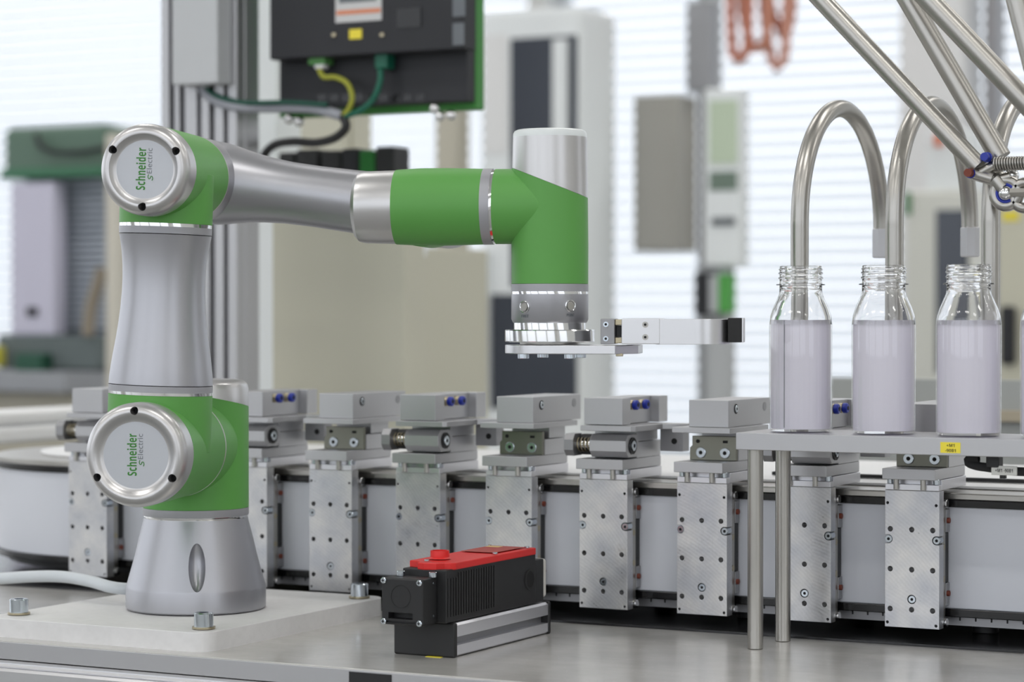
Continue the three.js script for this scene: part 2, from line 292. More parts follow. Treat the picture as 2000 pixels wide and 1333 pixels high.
  ua('joint_ring', lathe([[0.02, yA(458)], [0.0368, yA(458)], [0.0369, yA(444.5)], [0.02, yA(444.5)]], 96), mRing);
  ua('seam_ring', lathe([[0.02, yA(444.5)], [0.0367, yA(444.5)], [0.0367, yA(438)], [0.02, yA(438)]], 96), mChrome);
  const EL = 0.2212;
  ua('upper_collar_housing', at(cyl(0.0369, EL - yA(438), 'y', 96, 0.0003), 0, (EL + yA(438)) / 2, 0), mGreen);
  ua('elbow_housing', at(cyl(0.0357, 0.0995, 'z', 72, 0.0005), 0, EL, (0.056 + 0.1555) / 2 - ZC), mGreen, 'green elbow housing');
  ua('joint_seam', at(cyl(0.0358, 0.002, 'z', 72, 0.0004), 0, EL, 0.055 - ZC), mCap);
  capOn(up, 0.0357, 0.0232, 0.0290, [30, 150, 270], 0, EL, 0.1555 - ZC);
  for (const o of up.children) if (o.name === 'end_cap') o.children.filter(c => c.name === 'lettering').forEach(c => c.scale.set(1, 1, 1));

  // forearm behind the elbow, running down to the wrist
  const fa = new THREE.Group(); fa.name = 'forearm'; fa.position.set(EL * Math.sin(0.034), J2 - 0.016 + EL * Math.cos(0.034), 0); fa.rotation.z = -0.137; robot.add(fa);
  add(fa, 'elbow_end', lathe([[0, -0.033], [0.022, -0.033], [0.03, -0.030], [0.0345, -0.024], [0.0357, -0.015], [0.0357, 0.0538], [0, 0.0538]], 72).rotateX(Math.PI / 2), mSilver);
  const L = 0.209, fr = [[0, 0.0352], [0.018, 0.0346], [0.026, 0.0332], [0.034, 0.0314], [0.044, 0.0294], [0.058, 0.0274], [0.075, 0.0260], [0.1, 0.0256], [0.13, 0.0262], [0.16, 0.0270], [0.19, 0.0276], [L, 0.0278]];
  add(fa, 'tube', lathe([[0.001, 0], ...fr.map(([s, r]) => [r, s]), [0.001, L]], 72).rotateZ(-Math.PI / 2).translate(0, 0, 0.006), mSilver);
  add(fa, 'wrist_end', lathe([[0, -0.026], [0.02, -0.026], [0.0265, -0.022], [0.0285, -0.014], [0.0285, 0.066], [0, 0.066]], 64).rotateX(Math.PI / 2).translate(L, 0, 0), mSilver);

  // wrist: horizontal housing in front of the forearm end, then the upright tool joint
  const wr = new THREE.Group(); wr.name = 'wrist'; robot.add(wr); wr.position.y = -0.016;
  const p = (px, py) => onA(px, py, -ZC), WY = p(945, 404).y, u6 = p(1074, 450).u;
  add(wr, 'wrist_stub', at(cyl(0.0302, 0.05, 'z', 64), 0.2135, WY - 0.0008, 0.089), mGreen);
  const ax = pts => lathe(pts.map(([u, r]) => [r, u]), 80).rotateZ(-Math.PI / 2).translate(0, WY, ZC);
  const u0 = p(693, 404).u, u1 = p(775, 404).u, u2 = p(946, 404).u, u3 = p(964, 404).u, u4 = p(969, 404).u;
  add(wr, 'end_cap', ax([[u0, 0.001], [u0, 0.0195], [u0 + 0.0012, 0.0238], [u0 + 0.0042, 0.0272], [u0 + 0.009, 0.0284], [u1, 0.0290], [u1, 0.001]]), mCap);
  add(wr, 'wrist_housing', ax([[u1, 0.001], [u1, 0.0294], [u1 + 0.02, 0.0305], [u1 + 0.04, 0.0305], [u2, 0.0297], [u2, 0.001]]), mGreen, 'green wrist housing');
  add(wr, 'joint_ring', ax([[u2, 0.001], [u2, 0.0299], [u3, 0.0298], [u3, 0.001]]), mRing);
  add(wr, 'seam_ring', ax([[u3, 0.001], [u3, 0.0292], [u4, 0.0292], [u4, 0.001]]), mChrome);
  add(wr, 'tool_joint_stub', ax([[u4, 0.001], [u4, 0.0294], [u6, 0.0294], [u6, 0.001]]), mGreen);
  const yW = py => p(1074, py).y, rT = 77 * 1.855 / F, sl6 = t => (yW(328) + yW(387)) / 2 - (yW(328) - yW(387)) / 2 * Math.cos(t);
  const cw = (t, r, y) => [u6 + r * Math.cos(t), y, ZC - r * Math.sin(t)];
  add(wr, 'tool_joint_housing', rings([t => cw(t, rT * 0.995, yW(555)), t => cw(t, rT * 0.998, yW(480)), t => cw(t, rT * 0.985, sl6(t))], 80), mGreen, 'green tool joint housing');
  add(wr, 'tool_joint_cap', rings([t => cw(t, rT * 0.982, sl6(t) + 0.0002), t => cw(t, rT * 0.965, yW(275)), t => cw(t, rT * 0.962, yW(269))], 80), mCap, 'silver cap with slanting lower edge');
  add(wr, 'cap_lid', rings([t => cw(t, rT * 0.962, yW(269)), t => cw(t, rT * 0.955, yW(262)), t => cw(t, rT * 0.92, yW(257)), t => cw(t, rT * 0.85, yW(254.5))], 80), M(rgb(0.88, 0.90, 0.90), 0.3), 'pale grey rounded lid');
  const up6 = pts => lathe(pts.map(([r, y]) => [r, yW(y)]), 80).translate(u6, 0, ZC);
  add(wr, 'joint_ring', up6([[0.001, 570], [rT, 570], [rT, 555.5], [0.001, 555.5]]), mRing);
  add(wr, 'seam_ring', up6([[0.001, 575], [rT * 0.992, 575], [rT * 0.992, 570], [0.001, 570]]), mChrome);
  add(wr, 'tool_body', up6([[0.001, 631], [rT * 0.95, 631], [rT * 1.0, 624], [rT * 1.0, 575], [0.001, 575]]), mSilver);
  add(wr, 'tool_neck', up6([[0.001, 644], [rT * 0.935, 644], [rT * 0.935, 631], [0.001, 631]]), mChrome);
  add(wr, 'tool_flange', up6([[0.001, 668.5], [0.0344, 668.5], [0.0352, 666.5], [0.0352, 646], [0.0344, 644], [0.001, 644]]), mChrome);
  for (const [px, py] of [[1028, 600], [1118, 598]]) {                      // two push buttons with captions
    const s = (px - 1074) / 77, t = Math.asin(s) + 0.06, g = new THREE.Group(); g.name = 'push_button'; g.position.set(u6 + rT * Math.sin(t), yW(py), ZC + rT * Math.cos(t)); g.rotation.y = t; wr.add(g);
    add(g, 'bezel', lathe([[0.0037, -0.002], [0.0037, 0.0004], [0.0041, 0.0008], [0.0047, 0.0006], [0.005, -0.002]], 32).rotateX(Math.PI / 2), mChrome);
    add(g, 'well', at(cyl(0.0039, 0.001, 'z', 24), 0, 0, -0.0012), mHole);
    add(g, 'button', at(cyl(0.0031, 0.0024, 'z', 24), 0, 0, -0.0002), mSteel);
    const w = px < 1074 ? 'FREE' : 'POINT';
    add(g, 'caption', text(w, fReg, 0.0022, 0.0002, 0.0068).translate(-0.0034, -0.0082, 0.00015), mGreyInk);
  }
}
// gripper hanging under the tool flange
{
  const g = thing('gripper', 'aluminium bottle gripper with black rubber tip held below the robot wrist', 'gripper', null, [0, 0, 0]);
  g.rotation.y = ROT;
  const p = (px, py, a = -ZC) => onA(px, py, a), u6 = p(1074, 450).u, yW = py => p(1074, py).y;
  const aF = -ZC - 0.0345, q = (px, py) => onA(px, py, aF);                 // plane of the plate's front edge
  const yT = yW(672.5), yB = yW(689.5), yP = yT - yB, uE = q(1201, 680).u;
  const s = new THREE.Shape(); s.absarc(u6, 0, 0.0350, Math.PI / 2, Math.PI * 1.5, false); s.lineTo(uE, -0.0350); s.lineTo(uE + 0.016, -0.012); s.lineTo(uE + 0.016, 0.030); s.lineTo(u6, 0.0350);
  add(g, 'adapter_plate', uvm(extr(s, yP, 0.0005, 40).rotateX(-Math.PI / 2).translate(0, yB, ZC)), mAlu);
  add(g, 'spacer', at(cyl(0.0235, yW(668.5) - yT + 0.0001, 'y', 48, 0), u6, (yT + yW(668.5)) / 2, ZC), mSteel);
  for (const [x, z] of [[-0.018, 0.022], [0.018, 0.020], [-0.008, -0.02], [0.022, -0.02]]) { const b = capScrew(g, 'bolt', 0.0044, 0.0042, mZinc, u6 + x, yB, ZC + z); b.rotation.x = Math.PI; }
  const B = (name, x0, x1, ya, yb, zf, zb, m, r = 0.0006) => add(g, name, bx(x0, x1, yb, ya, zb, zf, r), m);
  const zf = ZC + 0.033, b0 = q(1172.5, 640), b1 = q(1200, 640), yb = onA(1186, 672.5, aF).y, yt = onA(1186, 623, aF).y;
  B('jaw_block', b0.u, b1.u, yt, yb, zf, zf - 0.03, mAnodDark);
  for (const py of [634, 662]) { const c = onA(1183, py, aF); add(g, 'screw', at(cyl(0.0021, 0.0012, 'z', 20), c.u, c.y, zf + 0.0004), mZinc); add(g, 'socket', at(cyl(0.0011, 0.0006, 'z', 6, 0), c.u, c.y, zf + 0.0009), mHole); }
  const h0 = b1.u, h1 = q(1213.5, 640).u, ym = (yt + yb) / 2;
  B('hinge', h0, h1, yt - 0.0005, yt - 0.005, zf - 0.003, zf - 0.024, mBrass); B('hinge', h0, h1, yb + 0.005, yb + 0.0005, zf - 0.003, zf - 0.024, mBrass);
  B('hinge_pin', h0 + 0.0005, h1, ym + 0.0045, ym - 0.0045, zf - 0.006, zf - 0.02, mBlack); B('hinge_foot', h0 + 0.0005, h0 + 0.006, yB, yB - 0.0022, zf - 0.003, zf - 0.009, mBrass);
  const f1 = q(1278, 640).u, f2 = q(1423, 640).u, f3 = q(1451, 640).u, R = 0.029;
  B('finger_base', h1, f1 + 0.004, yt + 0.0002, yb, zf, zf - 0.005, mAlu);
  B('finger_base', h1, f1 + 0.004, yt + 0.0002, yb, zf - 0.047, zf - 0.052, mAlu);
  B('finger_bridge', h1, h1 + 0.012, yt - 0.001, yb + 0.001, zf - 0.0051, zf - 0.0469, mAnodDark);
  for (const py of [634.5, 659]) { const c = onA(1260, py, aF); add(g, 'screw', at(cyl(0.0023, 0.0008, 'z', 20), c.u, c.y, zf + 0.0003), mSteel); add(g, 'socket', at(cyl(0.0011, 0.0004, 'z', 6, 0), c.u, c.y, zf + 0.0007), mHole); }
  for (const sgn of [1, -1]) {                                              // two curved fingers that close round a bottle
    const zc = zf - 0.026, o = new THREE.Shape(), ze = 0.0255, t = 0.0032;
    o.moveTo(f1 + 0.001, ze); o.lineTo(f2 - R * 0.9, ze); o.absarc(f2 - R * 0.9, ze - R * 0.9, R * 0.9, Math.PI / 2, sgn > 0 ? 0.25 : 0.1, true);
    const e = sgn > 0 ? 0.25 : 0.1; o.absarc(f2 - R * 0.9, ze - R * 0.9, R * 0.9 - t, e, Math.PI / 2, false); o.lineTo(f1 + 0.001, ze - t);
    const gg = extr(o, yt - yb, 0.0003, 28); if (sgn < 0) gg.scale(1, -1, 1); gg.rotateX(-Math.PI / 2);
    if (sgn < 0) { const ix = gg.index; if (ix) for (let i = 0; i < ix.count; i += 3) { const a = ix.getX(i); ix.setX(i, ix.getX(i + 1)); ix.setX(i + 1, a); } else { const pp = gg.attributes.position; for (let i = 0; i < pp.count; i += 3) for (const k of ['position', 'normal', 'uv']) { const A = gg.attributes[k], n = A.itemSize; for (let j = 0; j < n; j++) { const v = A.array[i * n + j]; A.array[i * n + j] = A.array[(i + 1) * n + j]; A.array[(i + 1) * n + j] = v; } } } gg.computeVertexNormals(); }
    add(g, 'finger', gg.translate(0, yb, zc), mAlu);
  }
  B('rubber_tip', f2 - 0.0012, f3 - 0.0015, yt + 0.0006, yb + 0.0012, zf - 0.012, zf - 0.04, mBlackRough).userData.label = 'black rubber tip';
  B('tip_plate', f3 - 0.0015, f3, yt + 0.0006, yb + 0.0012, zf - 0.012, zf - 0.04, mAlu);
}
// robot cable
{
  const pts = [[-0.85, 0.006, -0.26], [-0.5, 0.006, -0.19], [-0.33, 0.012, -0.105], onY(0, 1131, 0.026), onY(60, 1127, 0.030), onY(120, 1127, 0.032), onY(180, 1137, 0.0315), onY(225, 1149, 0.029), [-0.056, 0.026, -0.012]];
  tag(add(scene, 'power_cable', tube(pts, 0.0052, 90, 16), mCable), 'thick pale grey cable running along the table into the robot base', 'cable');
}

// ---------------------------------------------------------------- carrier track
const TZ = -0.215, TR = 0.19, TX0 = -0.305, TX1 = 1.35;
const stadium = (off) => { const r = TR + off, s = new THREE.Shape(), zc = TZ - TR; s.moveTo(TX1, -zc + r); s.lineTo(TX0, -zc + r); s.absarc(TX0, -zc, r, Math.PI / 2, Math.PI * 1.5, false); s.lineTo(TX1, -zc - r); s.absarc(TX1, -zc, r, -Math.PI / 2, Math.PI / 2, false); return s; };
const slab = (off, y0, y1, b = 0.0006) => uvm(extr(stadium(off), y1 - y0, b, 48).rotateX(-Math.PI / 2).translate(0, y0, 0));
{
  const g = thing('carrier_track', 'long oval white conveyor track with black guide rails behind the carriages', 'conveyor track', null, [0, 0, 0]);
  add(g, 'side_panel', slab(0, 0.0262, 0.1085), mPanel);
  add(g, 'upper_rail', slab(0.0035, 0.1085, 0.1145), mBlackGloss); add(g, 'lower_rail', slab(0.0035, 0.0196, 0.0262), mBlackGloss);
  add(g, 'rim', slab(0.0015, 0.1145, 0.1202, 0.001), mSteel);
  add(g, 'top_cover', slab(-0.045, 0.1202, 0.1226), mWhitePaint);
  add(g, 'cover_groove', bx(0.40, 1.2, 0.1226, 0.1256, -0.312, -0.304, 0.0003), mBlack);
  add(g, 'underframe', slab(-0.012, 0.0125, 0.0196), mBlack);
  add(g, 'scale_strip', bx(-0.2, 1.3, 0.0112, 0.0185, TZ - 0.0078, TZ - 0.006, 0), mAnodDark);
  const tick = plain(-0.0006, 0.0006, 0.0152, 0.0182, TZ - 0.006, TZ - 0.0056); for (let x = -0.15; x < 0.7; x += 0.0131) add(g, 'scale_mark', tick, mInk).position.x = x;
  for (let x = -0.25; x < 1.2; x += 0.2085) for (const z of [TZ - 0.045, TZ - 0.33]) add(g, 'foot', at(cyl(0.011, 0.0105, 'y', 20), x + 0.022, 0.00725, z), mBlack);
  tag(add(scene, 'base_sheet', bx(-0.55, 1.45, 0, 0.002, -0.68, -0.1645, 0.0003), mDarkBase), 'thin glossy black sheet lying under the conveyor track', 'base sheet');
}
// ---------------------------------------------------------------- carriages
const plateShape = () => {
  const w = 0.0455, y0 = 0.0115, y1 = 0.1222, s = new THREE.Shape(), n = 0.0035, ny = 0.0826;
  s.moveTo(0, y0); s.lineTo(w, y0); s.lineTo(w, ny - n); s.lineTo(w - 0.0015, ny - n); s.absarc(w - 0.0025, ny, n, -Math.PI / 2, Math.PI / 2, true); s.lineTo(w, ny + n); s.lineTo(w, y1); s.lineTo(0, y1); s.lineTo(0, ny + n); s.lineTo(0.0018, ny + n); s.absarc(0.0028, ny, n, Math.PI / 2, -Math.PI / 2, true); s.lineTo(0, ny - n);
  const hole = (x, y, r) => { const h = new THREE.Path(); h.absarc(x, y, r, 0, Math.PI * 2, true); s.holes.push(h); };
  for (const x of [0.0045, 0.0225, 0.0400]) for (const y of [0.0908, 0.0585, 0.0262]) hole(x, y, 0.0021);
  for (const [x, y] of [[0.0022, 0.1118], [0.0428, 0.1108], [0.0022, 0.0152], [0.0428, 0.0142]]) hole(x, y, 0.0011);
  hole(0.0225, 0.0345, 0.0036); return s;
};
const gPlate = uvm(extr(plateShape(), 0.0115, 0.0003, 14).translate(0, 0, -0.0115));
const gScrewZ = lathe([[0.0012, 0.0012], [0.0012, 0.0026], [0.0028, 0.0026], [0.0031, 0.0022], [0.0031, -0.006], [0, -0.006]].reverse(), 22).rotateX(Math.PI / 2);
const gScrewX = gScrewZ.clone().rotateY(Math.PI / 2), gSock = cyl(0.0013, 0.0008, 'z', 6, 0), gPlug = cyl(0.0023, 0.003, 'x', 18), gPin = cyl(0.0023, 0.0085, 'y', 18);
const helix = (r, len, turns, wire) => { const P = []; for (let i = 0; i <= turns * 14; i++) { const t = i / 14 * Math.PI * 2; P.push(new THREE.Vector3(len * i / (turns * 14), r * Math.cos(t), r * Math.sin(t))); } return new THREE.TubeGeometry(new THREE.CatmullRomCurve3(P), turns * 18, wire, 7); };
function makeCarriage(type) {
  const g = new THREE.Group(); const P = (n, geo, m, l) => add(g, n, geo, m, l);
  P('front_plate', gPlate, mMill, 'milled aluminium plate with drilled holes');
  P('slider_body', bx(0.001, 0.0445, 0.0175, 0.1135, -0.0195, -0.0117, 0.0004), mSteel);
  P('slider_block', bx(0.004, 0.0452, 0.088, 0.1065, -0.0285, -0.0195, 0.0004), mAnodDark); P('slider_block', bx(0.004, 0.0452, 0.0285, 0.047, -0.0285, -0.0195, 0.0004), mAnodDark);
  P('magnet_strip', bx(0.006, 0.0445, 0.0475, 0.0875, -0.0275, -0.0195, 0.0003), mBlack);
  for (const [x, y] of [[0.0028, 0.0826], [0.0430, 0.0826], [0.0225, 0.0345]]) { const s = P('screw', gScrewZ, mZinc); s.position.set(x, y, -0.0035); const k = P('socket', gSock, mHole); k.position.set(x, y, -0.0022); }
  for (const y of [0.0975, 0.0385]) P('red_plug', gPlug, mPlug, 'dull red plug').position.set(0.0458, y, -0.0225);
  for (const y of [0.1115, 0.0155]) P('guide_roller', at(cyl(0.0036, 0.0035, 'x', 20), 0.0455, y, -0.0165), mChrome);
  for (const y of [0.0765, 0.0505]) P('side_hole', at(cyl(0.0026, 0.0008, 'x', 20), 0.0444, y, -0.0158), mBrass);
  // carrier plate and flange over the track
  P('carrier_plate', bx(0.0003, 0.0452, 0.1228, 0.1309, -0.072, -0.0075, 0.0004), mLight);
  P('carrier_lip', bx(0.0003, 0.0452, 0.1224, 0.1272, -0.0074, 0, 0.0004), mLight);
  for (const x of [0.0100, 0.0325]) P('pin', gPin, mSteel).position.set(x, 0.1272, 0.001);
  for (const x of [0.0035, 0.0420]) P('bolt', at(cyl(0.0027, 0.004, 'y', 20), x, 0.1293, -0.004), mZinc);
  P('flange', bx(-0.0003, 0.0440, 0.1312, 0.1400, -0.073, 0.006, 0.0005), mAnod);
  if (type === 'A') {
    P('slide_base', bx(0.004, 0.0440, 0.1401, 0.1540, -0.072, -0.0225, 0.0004), mAnod); P('slide_top', bx(0.004, 0.0440, 0.1546, 0.1645, -0.066, -0.0225, 0.0004), mAnod);
    P('top_plate', extr(poly([[0.0055, -0.009], [0.0530, -0.009], [0.0560, -0.006], [0.0560, 0.050], [0.0760, 0.060], [0.0760, 0.077], [0.0055, 0.077]]), 0.0046, 0.0003).rotateX(-Math.PI / 2).translate(0, 0.1646, 0), mAnod);
    P('rear_stop', bx(0.050, 0.0715, 0.1448, 0.1645, -0.072, -0.058, 0.0004), mAnodDark); P('stop_hole', at(cyl(0.0026, 0.0008, 'z', 20), 0.0635, 0.1535, -0.0579), mHole);
    P('head_front', bx(0.0046, 0.0410, 0.1693, 0.1922, -0.0165, 0, 0.0005), mAnod); P('head_middle', bx(0.0046, 0.0325, 0.1693, 0.1922, -0.0760, -0.0166, 0.0004), mAnod); P('head_rear', bx(0.0046, 0.0410, 0.1693, 0.1922, -0.094, -0.0761, 0.0005), mAnod);
    for (const z of [-0.031, -0.052]) { P('fitting_collar', at(cyl(0.0042, 0.0045, 'x', 22), 0.0347, 0.1855, z), mBrass); P('fitting_cap', at(cyl(0.0043, 0.0045, 'x', 22, 0.0008), 0.0392, 0.1855, z), mBlue, 'blue push-in air fitting'); P('fitting_bore', at(cyl(0.0018, 0.0004, 'x', 16, 0), 0.04155, 0.1855, z), mHole); }
    const oct = poly([[-0.013, -0.0045], [-0.0082, -0.0098], [0.0082, -0.0098], [0.013, -0.0045], [0.013, 0.0045], [0.0082, 0.0098], [-0.0082, 0.0098], [-0.013, 0.0045]]);
    P('plunger_body', extr(oct, 0.0345, 0.0004).rotateY(Math.PI / 2).translate(0.0122, 0.1515, -0.0085), mAnod);
    P('plunger_seal', at(lathe([[0.0045, 0], [0.0045, 0.0006], [0.0072, 0.0006], [0.0072, 0]], 32).rotateZ(-Math.PI / 2), 0.0467, 0.1515, -0.0085), mBlack); P('plunger_screw', at(gScrewX.clone().scale(1, 1.45, 1.45), 0.0458, 0.1515, -0.0085), mZinc); P('plunger_socket', at(cyl(0.0017, 0.0005, 'x', 6, 0), 0.0472, 0.1515, -0.0085), mHole);
    P('plunger_rod', at(cyl(0.0032, 0.020, 'x', 18), 0.004, 0.1515, -0.0085), mChrome);
    P('spring', helix(0.0056, 0.0165, 5, 0.0007).translate(-0.0042, 0.1515, -0.0085), mBrass); P('plunger_guard', extr(oct, 0.016, 0.0003).scale(0.5, 0.9, 1).rotateY(Math.PI / 2).translate(-0.0040, 0.1515, -0.0160), mBlack);
    P('plunger_nut', extr(oct, 0.009, 0.0006).scale(0.8, 0.98, 1).rotateY(Math.PI / 2).translate(-0.0135, 0.1515, -0.0085), mAnodDark);
  } else {
    P('slide_base', bx(0.004, 0.0452, 0.1401, 0.1540, -0.072, -0.0265, 0.0004), mAnod); P('slide_top', bx(0.008, 0.0452, 0.1546, 0.1645, -0.066, -0.0345, 0.0004), mAnod);
    const br = poly([[0.002, 0], [0.0445, 0], [0.0445, 0.0205], [0.0042, 0.0205], [0.0042, 0.0125], [0.002, 0.0105]]);
    P('clamp_bracket', extr(br, 0.0040, 0.0004).translate(0, 0.1402, -0.0262), mBracket, 'grey steel bracket');
    for (const x of [0.0125, 0.0345]) { P('screw', gScrewZ.clone().scale(1.45, 1.45, 0.5), mZinc).position.set(x, 0.1466, -0.0226); P('socket', gSock, mHole).position.set(x, 0.1466, -0.0217); }
    P('bracket_hole', at(cyl(0.0016, 0.0005, 'z', 18, 0), 0.0095, 0.1562, -0.0221), mHole); P('bracket_slot', bx(0.0325, 0.0368, 0.1550, 0.1572, -0.0224, -0.0219, 0.0002), mHole);
    P('top_plate', bx(-0.0005, 0.0520, 0.1646, 0.1692, -0.077, 0.009, 0.0004), mAnod);
    P('head_block', bx(0.0110, 0.0470, 0.1693, 0.1920, -0.094, 0, 0.0005), mAnod);
    P('head_screw_seal', at(cyl(0.0042, 0.0004, 'x', 24, 0), 0.0471, 0.1845, -0.016), mBlack); P('head_screw', at(gScrewX.clone(), 0.0455, 0.1845, -0.016), mZinc);
    P('head_bore', at(cyl(0.0038, 0.0006, 'x', 24, 0), 0.0470, 0.1845, -0.080), mAnodDark);
  }
  return g;
}
const proto = { A: makeCarriage('A'), B: makeCarriage('B') };
const where = ['beside the rounded end of the track', 'hidden behind the robot column', 'beside the green robot base joint', 'above the plate bolt', 'above the red switch lid', 'behind the red switch lid end', 'just past the red switch', 'next to the bottle shelf legs', 'behind the two shelf legs', 'below the yellow label of the shelf'];
for (let i = -1; i <= 8; i++) {
  const type = (i & 1) ? 'A' : 'B', o = proto[type].clone();
  o.children[0].material = mMills[(i + 8) * 3 % 4]; o.name = numbered('carriage'); scene.add(o); o.position.set(0.5451 - 0.0917 * (8 - i), 0, -0.185);
  o.userData = { label: `aluminium carriage with ${type === 'A' ? 'spring plunger and blue fittings' : 'grey bracket and plain block'} ${where[i + 1]}`, category: 'carriage', group: 'carriages on the track' };
}

// ---------------------------------------------------------------- safety switch on its profile
{
  const g = thing('profile_block', 'short aluminium profile with black end cap under the red and black switch', 'profile', null, [0, 0, 0]);
  const c = poly([[0.2345, 0.0008], [0.2845, 0.0008], [0.2858, 0.002], [0.2858, 0.0092], [0.279, 0.0092], [0.279, 0.0158], [0.2858, 0.0158], [0.2858, 0.0245], [0.2838, 0.0262], [0.2345, 0.0262]]);
  add(g, 'profile', extr(c, 0.155, 0.0003).translate(0, 0, -0.0945), mLight);
  add(g, 'slot_insert', plain(0.2788, 0.2796, 0.0092, 0.0158, -0.094, 0.06), mAnodDark);
  add(g, 'end_cap', bx(0.2325, 0.2868, 0, 0.0268, 0.0602, 0.0655, 0.0016), mBlack, 'black plastic end cap'); add(g, 'end_cap', bx(0.2325, 0.2868, 0, 0.0268, -0.0985, -0.0945, 0.0016), mBlack, 'black plastic end cap');
  tag(add(scene, 'tape_mark', plain(onY(818, 1287, 0).x, onY(856, 1287, 0).x, 0, 0.0004, 0.056, 0.0685), mYellow), 'small yellow tape mark under the switch profile', 'tape');
  const s = thing('safety_switch', 'black safety switch with red lid sitting on the aluminium profile', 'switch', null, [0, 0.0269, 0]);
  const P = (n, geo, m, l) => add(s, n, geo.translate(0, -0.0269, 0), m, l);
  P('body', bx(0.2445, 0.2835, 0.0271, 0.0682, -0.077, 0.072, 0.001), mBlack);
  P('rear_body', bx(0.2445, 0.2835, 0.0271, 0.0625, -0.0915, -0.0768, 0.001), mBlack);
  P('rear_cover', bx(0.2465, 0.2830, 0.0300, 0.0622, -0.0985, -0.0916, 0.003), M(rgb(0.80, 0.79, 0.77), 0.5), 'light grey rear cover');
  for (let k = 0; k < 19; k++) P('rib', bx(0.2834, 0.2845, 0.0318, k < 4 ? 0.0615 : 0.0650, 0.0680 - k * 0.0041, 0.0702 - k * 0.0041, 0.0003), mBlack);
  P('conduit_entry', at(lathe([[0.0068, -0.001], [0.0068, 0.0006], [0.0082, 0.0006], [0.0086, -0.001]], 32).rotateZ(-Math.PI / 2), 0.2836, 0.0478, -0.066), mBlackRough); P('conduit_hole', at(cyl(0.0068, 0.0006, 'x', 28, 0), 0.2836, 0.0478, -0.066), mHole);
  // head with key slot
  const hd = cut(bx(0.2388, 0.2755, 0.0268, 0.0628, 0.0725, 0.0945, 0.0016), [bx(0.2450, 0.2665, 0.0315, 0.0365, 0.086, 0.1, 0), bx(0.2430, 0.2690, 0.0285, 0.0300, 0.0925, 0.1, 0)]);
  P('head', hd, mBlack); P('head_disc', at(lathe([[0.0082, 0], [0.0082, 0.0003], [0.0088, 0.0003], [0.0088, 0]], 40).rotateX(Math.PI / 2), 0.2560, 0.0488, 0.0945), mBlackRough);
  for (const [x, y] of [[0.2410, 0.0606], [0.2725, 0.0600], [0.2410, 0.0292], [0.2725, 0.0292]]) { P('screw', at(cyl(0.0024, 0.0018, 'z', 20, 0.0006), x, y, 0.0951), mZinc); P('screw_slot', at(bx(-0.0012, 0.0012, -0.0003, 0.0003, 0, 0.0003, 0), x, y, 0.0959), mHole); P('screw_slot', at(bx(-0.0003, 0.0003, -0.0012, 0.0012, 0, 0.0003, 0), x, y, 0.0959), mHole); }
  for (const y of [0.0585, 0.0335]) P('side_pin', at(cyl(0.0009, 0.0006, 'x', 12), 0.2757, y, 0.0785), mZinc);
  for (const [x, z] of [[0.2480, 0.0805], [0.2745, 0.0775]]) P('head_bolt', at(cyl(0.0032, 0.0042, 'y', 22, 0.0004), x, 0.0648, z), mZinc);
  // red lid: plan outline widened round the two front ears
  const L = (px, py) => { const q = onY(px, py, 0.0735); return [q.x, -q.z]; };
  const lid = poly([[0.2445, 0.0755], [0.2835, 0.0755], [0.2850, 0.074], [0.2850, -0.0600], [0.2825, -0.0640], [0.2780, -0.0655], [0.2740, -0.0715], [0.2640, -0.0730], [0.2580, -0.0720], [0.2560, -0.0660], [0.2520, -0.0630], [0.2440, -0.0600], [0.2440, 0.074]]);
  P('lid', extr(lid, 0.0056, 0.0008).rotateX(-Math.PI / 2).translate(0, 0.0682, 0), mRed, 'red lid');
  P('lid_foot', extr(poly([[0.2580, 0], [0.2760, 0], [0.2740, -0.0725], [0.2600, -0.0725]]), 0.0056, 0.0005).rotateX(-Math.PI / 2).translate(0, 0.0627, 0), mBlack);
  P('boss', at(lathe([[0.0062, 0.0001], [0.0062, 0.0062], [0.0072, 0.0062], [0.0074, 0.0058], [0.0074, 0.0012], [0.0086, 0]].reverse(), 40), 0.2617, 0.0738, 0.044), mRed, 'red round socket on the lid');
  P('boss_floor', at(cyl(0.0062, 0.0004, 'y', 32, 0), 0.2617, 0.0741, 0.044), mRed);
  for (const [x, z] of [[0.2625, 0.0655], [0.2825, -0.008], [0.2468, 0.014], [0.2820, -0.064], [0.2470, -0.064]]) P('lid_screw', at(cyl(0.0021, 0.0012, 'y', 20), x, 0.0743, z), mZinc);
  P('type_label', plain(0.2480, 0.2790, 0.0738, 0.0740, -0.066, -0.014), M(rgb(0.66, 0.27, 0.24), 0.5), 'faded printed label on the red lid');
  P('label_strip', plain(0.2485, 0.2610, 0.0740, 0.07415, -0.062, -0.054), M(rgb(0.85, 0.75, 0.5), 0.5));
}

